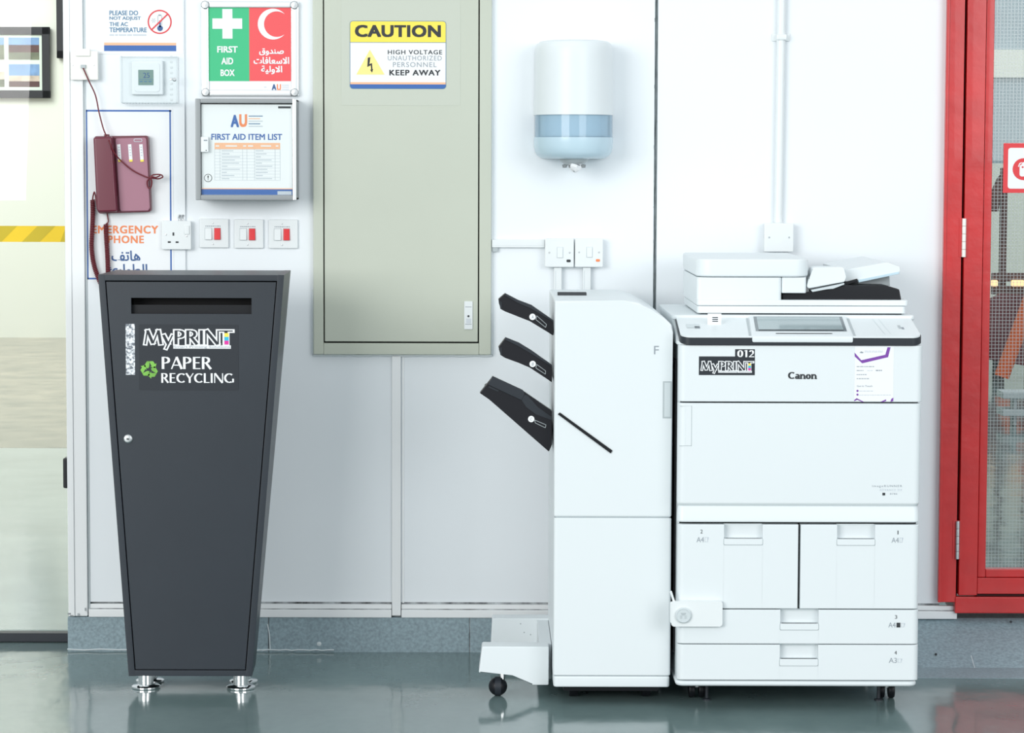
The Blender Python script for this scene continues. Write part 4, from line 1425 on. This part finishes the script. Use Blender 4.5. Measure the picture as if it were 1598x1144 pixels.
# side base: two arms and a web
YA1 = -.715
ax = [W(p, 1040, YA1)[0] for p in (747, 752, 800, 831, 856.5)]
za = [W(800, p, YA1)[1] for p in (1009, 1050.5, 1069.5)]
b = MB()
b.prism([(ax[0], za[1]), (ax[2], za[1] - .002), (ax[2] + .01, za[1] - .006), (ax[3], za[2]), (ax[4], za[2]), (ax[4], za[0]), (ax[1], za[0])], YA1, YA1 + .075, 'white', .004)
xq = [W(p, 1000, -.25)[0] for p in (765, 768, 858)]
b.prism([(xq[0], za[2]), (xq[2], za[2]), (xq[2], za[0]), (xq[1], za[0])], -.25, -.18, 'white', .004)
b.prism([(fx0 - .035, za[2] + .004), (fx0 - .001, za[2] + .004), (fx0 - .001, za[0] - .004), (fx0 - .035, za[0] - .004)], YA1 + .07, -.24, 'white', .003)
for px, py in ((812.5, 973.5), (818, 987), (828, 990.5)):
    x, z = W(px, py, -.25)
    b.lathe([(.0001, 0), (.0022, 0), (.002, .0006), (.0001, .0008)], (x, -.25, z), 'pgrey', 'Y', 10)
b.build('outrigger_base', r)
yc = -.675
xc = W(777, 1069, yc)[0]
b = MB().lathe([(.0001, .052 * .5 - .026)] + [(.0265 * math.sin(math.pi * i / 12), .0265 - .0265 * math.cos(math.pi * i / 12)) for i in range(1, 12)] + [(.0001, .053)], (xc, yc, 0), 'black', 'Z', 24)
b.lathe([(.0001, -.0085), (.0272, -.0085), (.0272, .0085), (.0001, .0085)], (xc, yc, .0268), 'dgrey', 'X', 24)
b.lathe([(.0001, 0), (.0075, 0), (.0075, .02), (.0001, .02)], (xc + .012, yc, .045), 'chrome', 'Z', 12)
b.build('ball_caster', r)
o = MB().lathe([(.0001, -.012), (.022, -.012), (.025, 0), (.022, .012), (.0001, .012)], (xq[1] + .03, -.215, .025), 'black', 'X', 18).build('caster', r)


def c4(u, v):
    return (740 + u / 3.945, 440 + v / 3.945)


YTf, YTb = -.74, -.40


def tray(prof, floor, strip, seam, lett, lp, slot):
    b = MB().prism([W(*c4(*p), YTf) for p in prof], YTf, YTf + .03, 'tray', .0025)
    b.prism([W(*c4(*p), YTf) for p in floor], YTf + .028, YTb, 'tray', .002)
    o = b.build('output_tray', r)
    b = MB().prism([W(*c4(*p), YTf) for p in strip], YTf - .0035, YTf + .02, 'dgrey', .001)
    for s_ in seam:
        b.prism([W(*c4(*p), YTf) for p in s_], YTf - .002, YTf + .001, 'dgrey')
    b.build('tray_rim', o)
    x, z = W(*c4(*lp), YTf)
    b = MB().lathe([(.0001, 0), (.0088, 0), (.0088, .0012), (.0001, .0012)], (x, YTf - .0002, z), 'paper', 'Y', 24)
    w = .0028
    b.text(lett, x - w, x + w, z - .0042, z + .0042, YTf - .002, 'inkgrey', shear=.2)
    P = [W(*c4(*p), YTf) for p in slot]
    for i in range(4):
        p, q = P[i], P[(i + 1) % 4]
        b.tube([(p[0], YTf - .0008, p[1]), (q[0], YTf - .0008, q[1])], .0008, 'pgrey', 5)
    b.build('tray_mark', o)
    return o


tray([(147, 107), (187, 72), (272, 115), (352, 146), (487, 240), (487, 332), (345, 237), (190, 182), (160, 166), (157, 128)],
     [(165, 152), (190, 150), (272, 180), (352, 205), (487, 290), (487, 330), (345, 235), (190, 180), (165, 164)],
     [(187, 68), (272, 112), (352, 142), (487, 236), (487, 248), (350, 160), (268, 128), (190, 84)],
     [[(160, 120), (168, 122), (170, 168), (160, 164)]], 'A', (359, 215), [(385, 208), (445, 262), (440, 280), (380, 232)])
tray([(147, 402), (190, 345), (275, 379), (352, 426), (479, 516), (479, 620), (345, 523), (190, 468), (160, 450), (157, 412)],
     [(165, 436), (190, 430), (275, 456), (352, 492), (479, 582), (479, 618), (345, 521), (190, 466), (165, 448)],
     [(190, 341), (275, 375), (352, 422), (479, 512), (479, 524), (350, 440), (268, 392), (192, 358)],
     [[(160, 404), (168, 406), (170, 452), (160, 448)]], 'B', (360, 505), [(385, 508), (440, 548), (438, 568), (380, 530)])
tray([(33, 684), (112, 585), (300, 672), (478, 794), (478, 1005), (460, 1046), (92, 724)],
     [(60, 694), (120, 660), (300, 750), (478, 885), (478, 1003), (460, 1040), (94, 722)],
     [(112, 581), (300, 668), (310, 690), (292, 728), (86, 632)],
     [[(300, 690), (330, 700), (392, 770), (476, 830), (476, 850), (380, 815), (320, 770), (292, 728)], [(90, 640), (150, 668), (148, 676), (88, 650)]], 'C', (351, 844), [(372, 850), (442, 880), (438, 898), (376, 868)])

# ================================================================== PRINTER
YR = -.87           # front of the covers
YRB = -.12
px_ = lambda p, Yp=YR, py=800: W(p, py, Yp)[0]
pz = lambda p, Yp=YR: W(1247, p, Yp)[1]
X0, X1 = px_(1056.8), px_(1437)
r = thing('office_printer', 'large white floor-standing office printer with touch screen and paper drawers', 'printer', ((X0 + X1) / 2, -.5, 0))
zq0, zq1, zq2, zq3 = pz(1072), pz(1062.5), pz(817), pz(628.5)
zcp = pz(539)       # underside of the dark front band
b = MB()
b.rbox(X0 + .004, X1 - .004, YR + .033, YRB, zq1 - .004, zcp + .01, 'white', .006, .006, .002)
b.build('housing', r)
b = MB()
b.box(X0 + .008, X1 - .008, YR + .0284, YR + .034, zq1, zcp, 'void')
b.box(X0 - .0015, X0 + .004, YR + .10, YRB - .08, zq1 + .06, zcp - .05, 'black')
b.build('gap_backing', r)
MB().rbox(X0, X1 - .003, YR + .004, YRB, zq0, zq1 - .0012, 'white', .022, .006, .006).build('base_skirt', r)
b = MB().rbox(X0 + .001, X1, YR, YR + .03, zq3 + .0022, zcp - .0005, 'white', .018, .004, .002)
up = b.build('upper_front_cover', r)
zcr = pz(789)
b = MB()
e_ = .018
rings = []
for z, yo in ((zq2 + .003, .003), (zq2 + .006, .0005), (zcr - .014, .004), (zcr - .003, .010), (zcr + .003, .003), (zcr + .008, 0), (zq3 - .004, 0), (zq3 - .002, .002)):
    rings.append(plan(X0 + .0005 + yo * .3, X1 - .002 - yo * .3, YR + yo, YR + .03, e_, .004, z))
fd = b.loft(rings, 'white').build('front_door', r)
x0, x1, z0, z1 = rect(1060.5, 633.5, 1079.5, 696, YR)
b = MB()
for q in ((x1 - .0012, x1, z0, z1), (x0, x1, z0, z0 + .0012), (x0, x1, z1 - .0008, z1)):
    b.box(q[0], q[1], YR - .0006, YR + .002, q[2], q[3], 'pgrey')
b.box(x0 + .016, x1 - .0012, YR - .0012, YR + .002, z0 + .0012, z1 - .0008, 'white', .0005)
b.build('side_flap', fd)
b = MB()
b.tpx('imageRUNNER', 1361, 756.8, 1407.8, 761.2, YR, 'inkgrey', spacing=1.3)
b.tpx('ADVANCE DX', 1372.5, 762.8, 1407.8, 766.4, YR, 'inkpale', spacing=1.4)
b.rpx(1377, 769, 1381.3, 773.2, YR, 'ink', .0006)
b.tpx('8786', 1388.7, 769.4, 1400.2, 772, YR, 'inkgrey', spacing=1.2)
b.build('model_lettering', fd)['label'] = 'small grey printed lettering'


def drawer(pa, pb, py0, py1, ha, hb, hy0, hy1, lip, txt):
    x0, x1 = px_(pa, YR, (py0 + py1) / 2), px_(pb, YR, (py0 + py1) / 2)
    z0, z1 = pz(py1), pz(py0)
    hx0, hx1, hz0 = px_(ha, YR, hy1), px_(hb, YR, hy1), pz(hy1)
    rl, rr_ = (.018 if pa < 1100 else .002), (.018 if pb > 1400 else .002)
    b = MB()
    e = .0015

    def piece(xa, xb, za, zb, ra, rb_):
        rings = []
        for z, i_ in ((za, e), (za + e, 0), (zb - e, 0), (zb, e)):
            P = []
            for cx, cy, q, a in ((xb, YR + .03, 0, 0), (xa, YR + .03, 0, 90), (xa + ra, YR + i_ + ra, ra, 180), (xb - rb_, YR + i_ + rb_, rb_, 270)):
                P += [Vector((cx + q * math.cos(math.radians(a + 15 * k)), cy + q * math.sin(math.radians(a + 15 * k)), z)) for k in range(7)] if q > 1e-4 else [Vector((cx, cy, z))]
            rings.append(P)
        b.loft(rings, 'white')

    piece(x0, hx0, z0, z1, rl, 1e-5)
    piece(hx1, x1, z0, z1, 1e-5, rr_)
    piece(hx0 - .0002, hx1 + .0002, z0, hz0, 1e-5, 1e-5)
    b.box(hx0 - .002, hx1 + .002, YR + .022, YR + .028, hz0 - .002, z1, 'white')
    o = b.build('paper_drawer', r)
    zl = pz(lip)
    b = MB()
    b.prism(rrect(hx0 - .0012, hx1 + .0012, hz0 - .0012, zl, .003), YR - .0004, YR + .01, 'pgrey')
    b.prism(rrect(hx0 + .0004, hx1 - .0004, hz0 + .0006, zl, .003), YR - .0014, YR + .021, 'white', .0008)
    b.build('handle', o)
    b = MB()
    for s_, q, mm in txt:
        if s_ == '#':
            xa, xb, za, zb = rect(*q, YR)
            t = .0009
            for w_ in ((xa, xb, za, za + t), (xa, xb, zb - t, zb), (xa, xa + t, za, zb), (xb - t, xb, za, zb)):
                b.frect(*w_, YR - .0006, mm)
            b.flat([(xb, za + (zb - za) * .2), (xb + .003, zb), (xb, zb)], YR - .0006, mm)
        elif s_ == '@':
            b.rpx(*q, YR, mm, .0006)
        else:
            b.tpx(s_, *q, YR, mm)
    b.build('tray_number', o)
    return o


drawer(1057.5, 1245.4, 819, 950, 1129.6, 1190, 818, 850.5, 840.7, [('2', (1093, 826.5, 1096.5, 832.5), 'ink'), ('A4', (1087, 838, 1098.5, 846.3), 'inkgrey'), ('#', (1100, 838.5, 1104.5, 846), 'inkpale')])
drawer(1249, 1434.8, 819, 950, 1306, 1365.3, 818, 850.8, 841, [('1', (1400.6, 828, 1402, 834), 'ink'), ('A4', (1391.3, 839, 1402.5, 847), 'inkgrey'), ('#', (1404, 839.2, 1408, 846.7), 'inkpale')])
drawer(1057.5, 1434, 951.8, 1005, 1217.3, 1277.3, 951.5, 983, 973, [('3', (1396.5, 960, 1400, 965.8), 'ink'), ('A4', (1386.3, 971.3, 1397.5, 979.3), 'inkgrey'), ('@', (1399, 971.8, 1405, 979.3), 'ink'), ('#', (1406.5, 972.5, 1411, 978.8), 'inkpale')])
drawer(1057, 1433.5, 1006.5, 1061.6, 1216.5, 1276.5, 1006, 1039, 1028.3, [('4', (1395.8, 1015.6, 1399.5, 1021.5), 'ink'), ('A3', (1387, 1026.6, 1399.5, 1034.6), 'inkgrey'), ('#', (1401, 1028, 1406.5, 1034), 'inkpale')])
# maker's lettering and stickers on the upper cover
b = MB()
x0, x1, z0, z1 = rect(1229.8, 580.8, 1274.8, 591.2, YR)
b.flr('Canon', x0, x1, z0, z1, YR - .0006, 'ink', .035)
b.build('maker_lettering', up)['label'] = 'black serif lettering'
b = MB()
Yk = YR - .0002
xx0, xx1, zz0, zz1 = rect(1090.7, 556.3, 1177.9, 585.4, Yk)
b.box(xx0, xx1, Yk - .0006, Yk, zz0, zz1, 'dgrey')
xx0, xx1, zz0, zz1 = rect(1147.2, 545, 1177.9, 556.4, Yk)
b.box(xx0, xx1, Yk - .0006, Yk, zz0, zz1, 'dgrey')
Yk -= .0006
myprint(b, (1094, 564.5, 1175.5, 577.8), Yk)
x0, x1, z0, z1 = rect(1150, 546.4, 1178, 557.4, Yk)
b.flr('012', x0, x1, z0, z1, Yk - .0004, 'paper')
b.build('dark_sticker', up)['label'] = 'dark logo sticker with number 012'
b = MB()
Yk = YR - .0002
b.box(*rect(1333.5, 540.5, 1394.5, 626.5, Yk)[:2], Yk - .0005, Yk, *rect(1333.5, 541, 1394.5, 626.5, Yk)[2:], 'paper')
Yk -= .0005
q5 = lambda u, v: (1320 + u / 10.4, 530 + v / 10.4)
for P in ([(140, 210), (250, 335), (265, 385), (145, 275)], [(250, 335), (640, 245), (685, 285), (265, 385)], [(640, 245), (675, 125), (725, 125), (685, 285)]):
    b.fpx([q5(*p) for p in P], Yk, 'purple')
for P in ([(130, 985), (175, 950), (190, 972), (140, 1000)], [(175, 950), (290, 1010), (270, 1015), (180, 975)], [(560, 1010), (650, 970), (655, 995), (610, 1012)], [(720, 1010), (740, 960), (770, 940), (768, 1000)]):
    b.fpx([q5(*p) for p in P], Yk, 'purple')
b.fpx([q5(*p) for p in ((222, 215), (245, 190), (290, 205), (270, 222))], Yk, 'inkgrey')
for u0, v0, u1, h_ in ((305, 182, 600, 8), (305, 198, 600, 8), (175, 432, 460, 12), (175, 496, 285, 12), (345, 498, 450, 9), (485, 492, 585, 18), (175, 562, 335, 12), (175, 628, 375, 12), (215, 830, 440, 10), (215, 896, 730, 9)):
    u = u0
    random.seed(u0 + v0)
    while u < u1 - 8:
        w_ = 18 + random.random() * 40
        b.fpx([q5(u, v0), q5(min(u + w_, u1), v0), q5(min(u + w_, u1), v0 + h_), q5(u, v0 + h_)], Yk, 'inkpale' if h_ < 11 else 'inkgrey')
        u += w_ + 9
a0, a1 = q5(178, 738), q5(430, 768)
b.tpx('Get in Touch', a0[0], a0[1], a1[0], a1[1], Yk, 'inkgrey')
for v in (832, 893):
    c0 = W(*q5(188, v), Yk)
    b.flat(circle(c0[0], c0[1], .0030, 12), Yk - .0005, 'purple')
b.build('service_sticker', up)['label'] = 'white service sticker with purple zigzag bands'
# control panel slab: slanted, with the dark front band
YCP0, YCP1 = YR - .004, YR + .20
zA, zBk = pz(527.5, YCP0), pz(497, YCP1)
xl, xr = px_(1061.5, YCP0, 530), px_(1440, YCP0, 530)


def slope(y):
    return zA + (zBk - zA) * (y - YCP0) / (YCP1 - YCP0)


def srings(x0, x1, y0, y1, rf, lo, hi):
    R = []
    for f in (lo, hi):
        R.append([Vector((p.x, p.y, f(p.y))) for p in plan(x0, x1, y0, y1, rf, .004, 0, 8)])
    return R


th = zA - pz(539, YCP0)
MB().loft(srings(xl, xr, YCP0, YCP1, .03, lambda y: slope(y) - th * (1 - .72 * min(1, (y - YCP0) / .16)), slope), 'dgrey').build('dark_band', r)['label'] = 'dark grey front band'
b = MB().loft(srings(xl + .0025, xr - .0025, YCP0 + .0015, YCP1, .028, lambda y: slope(y) - .002, lambda y: slope(y) + .004), 'white')
# faint key field on the right and a seam
for x_, w_ in ((px_(1374.5, YCP0 + .1, 512), .0012), (px_(1384, YCP0 + .1, 512), .0008)):
    b.add([(x_, YCP0 + .02, slope(YCP0 + .02) + .0045), (x_ + w_, YCP0 + .02, slope(YCP0 + .02) + .0045), (x_ + w_ - .012, YCP1 - .02, slope(YCP1 - .02) + .0045), (x_ - .012, YCP1 - .02, slope(YCP1 - .02) + .0045)], [(0, 1, 2, 3)], 'offwhite')
cp = b.build('control_panel', r)
b = MB().rbox(X0 - .004, X1 + .001, YCP1 - .006, YRB - .005, zcp + .0, pz(498, YCP1), 'white', .006, .01, .003)
b.loft(srings(X0 - .002, X1, YR + .012, YCP1, .03, lambda y: zcp, lambda y: slope(y) - th * (1 - .72 * min(1, (y - YCP0) / .16)) - .0006), 'white')
b.build('top_housing', r)
MB().rbox(X0 - .006, px_(1427, YCP1, 492), YCP1 - .012, YRB, pz(499, YCP1), pz(491.5, YCP1), 'white', .012, .01, .003).build('scanner_deck', r)


def on(y, lift):
    return slope(y) + lift


# touch screen unit
ys0, ys1 = YCP0 - .004, YCP0 + .195
tx = [px_(p, YR, 520) for p in (1170, 1331)]
L_ = .018
tb = [px_(p, ys1, 498) for p in (1168.5, 1320)]
b = MB().hexa([(tx[0] + .006, ys0, on(ys0, -.012)), (tx[1], ys0, on(ys0, -.012)), (tb[1], ys1, on(ys1, -.004)), (tb[0], ys1, on(ys1, -.004)),
               (tx[0] + .006, ys0, on(ys0, L_ * .3)), (tx[1], ys0, on(ys0, L_ * .3)), (tb[1], ys1, on(ys1, L_ * .55)), (tb[0], ys1, on(ys1, L_ * .55))], 'white', .004)
su = b.build('screen_unit', r)


def onp(u, v, lift):
    """point on top of the screen unit: u across 0..1, v front to back 0..1"""
    y = ys0 + (ys1 - ys0) * v
    xa, xb = tx[0] + .006 + (tb[0] - tx[0] - .006) * v, tx[1] + (tb[1] - tx[1]) * v
    return Vector((xa + (xb - xa) * u, y, on(ys0, L_ * .3) + (on(ys1, L_ * .55) - on(ys0, L_ * .3)) * v + lift))


def quad(b, u0, u1, v0, v1, lift, m):
    b.add([onp(u0, v0, lift), onp(u1, v0, lift), onp(u1, v1, lift), onp(u0, v1, lift)], [(0, 1, 2, 3)], m)


b = MB()
quad(b, .045, .955, .24, .95, .0007, 'screenframe')
quad(b, .075, .925, .27, .92, .0011, 'screen')
quad(b, .075, .925, .27, .30, .0014, 'ink')
b.build('touch_screen', su)
b = MB()
quad(b, .24, .80, .115, .145, .0008, 'ink')
b.build('status_bar', su)
for ua, ub in ((-.030, -.008), (1.008, 1.030)):
    b = MB()
    P = [onp(ua, .06, 0), onp(ub, .06, 0), onp(ub, .97, 0), onp(ua, .97, 0)]
    b.add([(p.x, p.y, on(p.y, .0047)) for p in P], [(0, 1, 2, 3)], 'pgrey')
    b.build('side_rail', su)
# little tags on the control panel
b = MB()
xx0, xx1, zz0, zz1 = rect(1104.5, 489.5, 1125.5, 503, YCP0 + .12)
b.box(xx0, xx1, YCP0 + .12, YCP0 + .121, on(YCP0 + .12, .003), zz1, 'paper')
for q in range(3):
    b.rpx(1111.5, 494.8 + q * 2.9, 1120.5, 496.4 + q * 2.9, YCP0 + .12, 'ink')
b.build('paper_tag', cp)['label'] = 'small white paper tag with dark lines'
b = MB()
for (pa, pb, py0, py1, mm) in ((1072, 1093, 509, 515, 'offwhite'), (1084.5, 1092.5, 512.3, 515.5, 'inkgrey'), (1403, 1407, 510, 515, 'pgrey'), (1408, 1411.5, 513, 516, 'inkgrey')):
    y0_ = YCP0 + (527.5 - py1) / 30 * .2
    y1_ = YCP0 + (527.5 - py0) / 30 * .2
    xa, xb = px_(pa, y0_, 512), px_(pb, y0_, 512)
    MB().add([(xa, y0_, on(y0_, .0048)), (xb, y0_, on(y0_, .0048)), (xb, y1_, on(y1_, .0048)), (xa, y1_, on(y1_, .0048))], [(0, 1, 2, 3)], mm).build('panel_mark', cp)
# scanner and document feeder
YSF, YSB = -.66, -.16
sx = lambda p, py=480, Yp=YSF: W(p, py, Yp)[0]
sz = lambda p, Yp=YSF: W(1250, p, Yp)[1]
b = MB()
b.rbox(sx(1088), sx(1414), YSF, YSB, sz(489.2), sz(477.8), 'white', .012, .008, .002)
b.build('scanner_base', r)
MB().box(sx(1094), sx(1408), YSF + .012, YSB, sz(492), sz(488.9), 'dgrey').build('scanner_gap', r)
fe = MB().rbox(sx(1087.5), sx(1418), YSF - .001, YSB, sz(477.2), sz(468.3), 'white', .012, .008, .002).build('feeder_lid', r)
b = MB().rbox(sx(1087), sx(1219.5), YSF, YSB + .02, sz(468.8), sz(433.2), 'white', .012, .008, .0015)
b.build('feeder_body', fe)
b = MB().rbox(sx(1086), sx(1263), YSF - .003, YSB + .02, sz(432.4), sz(404), 'white', .045, .012, .006)
b.build('feeder_cover', fe)
b = MB().rbox(sx(1219.8), sx(1258.3), YSF + .004, YSF + .12, sz(457.6), sz(433), 'white', .008, .004, .002)
b.build('feeder_leg', fe)
Ya = YSF + .03
b = MB().ppx([(1221, 467.8), (1222.5, 470), (1405, 470), (1406.5, 467), (1403.5, 451.5), (1382.5, 445.3), (1319, 445), (1266, 455), (1258, 457.5), (1221, 457.5)], Ya, Ya, YSB + .02, 'black', .003)
b.build('document_output_tray', fe)['label'] = 'black document output tray'
b = MB().ppx([(1267.5, 418.5), (1271, 417), (1314, 416.5), (1318, 419), (1321, 433), (1318.5, 440), (1262, 450.3), (1259, 447), (1262, 436), (1266, 432)], YSF + .01, YSF + .012, YSF + .09, 'white', .003)
b.ppx([(1265, 452.5), (1318, 441.5), (1318, 444), (1300, 451), (1290, 451.5), (1268, 456)], YSF + .02, YSF + .02, YSF + .09, 'offwhite', .002)
b.build('feeder_guide', fe)
b = MB().ppx([(1318, 421), (1384, 409), (1404.5, 416), (1405.5, 423), (1403, 427), (1339, 439.5), (1319, 440)], YSF + .06, YSF + .06, YSB + .05, 'white', .003)
b.ppx([(1339, 437), (1403, 424), (1404, 427.5), (1340, 441)], YSF + .055, YSF + .055, YSF + .07, 'bluebowl', .001)
b.ppx([(1320, 440), (1338, 435), (1339, 439), (1321, 445)], YSF + .05, YSF + .05, YSF + .07, 'black', .001)
b.build('document_input_tray', fe)
b = MB().ppx([(1336, 446), (1340, 441), (1388, 430), (1389, 446)], YSF + .12, YSF + .12, YSF + .13, 'pgrey', .001)
b.build('tray_support', fe)
# lock bracket on the drawers
YKb = YR - .003
x0, x1, z0, z1 = rect(1048, 938.5, 1127.5, 978, YKb - .012)
b = MB().prism(rrect(x0, x1, z0, z1, .006), YKb - .012, YKb, 'white2', .002)
b.ppx([(1045, 923), (1048, 921.5), (1053.5, 938.5), (1050, 940)], YKb, YKb - .008, YKb - .001, 'white2', .001)
b.ppx([(1045.5, 940), (1048.5, 938), (1052, 978), (1045.5, 970)], YKb, YKb - .010, YKb - .001, 'white2', .001)
lb = b.build('lock_bracket', r)
c0 = W(1066.3, 960, YKb - .014)
b = MB().lathe([(.0001, 0), (.0215, 0), (.0215, .006), (.0195, .008), (.0175, .0082), (.0165, .007), (.0001, .007)], (c0[0], YKb - .012, c0[1]), 'offwhite', 'Y', 30)
yk = YKb - .0192
b.flat(circle(c0[0], c0[1] + .007, .007, 14, 180, 360), yk - .0004, 'pgrey')
for dx, dz in ((-.006, -.002), (.006, -.002), (-.006, -.007), (.006, -.007)):
    b.frect(c0[0] + dx - .0028, c0[0] + dx + .0028, c0[1] + dz - .0012, c0[1] + dz + .0012, yk - .0004, 'pgrey')
b.build('combination_lock', lb)
# casters
for px in (1087, 1383):
    yy = floor_y(1088)
    x = W(px, 1087, yy)[0]
    for k, (xx, y_) in enumerate(((x, yy), (x, -.30))):
        b = MB()
        for dx in (-.014, .014):
            b.lathe([(.0001, -.008), (.022, -.008), (.024, -.005), (.024, .005), (.022, .008), (.0001, .008)], (xx + dx, y_ + .006, .024), 'black', 'X', 20)
        b.lathe([(.0001, 0), (.007, 0), (.007, zq0 - .03), (.0001, zq0 - .03)], (xx, y_, .031), 'white2', 'Z', 12)
        b.build('caster', r)
    b = MB().lathe([(.0001, 0), (.012, 0), (.012, .004), (.005, .006), (.005, zq0), (.0001, zq0)], (x + .026 * (1 if px > 1200 else -1) * -1, yy - .03, 0), 'dgrey', 'Z', 14)
    b.build('levelling_foot', r)
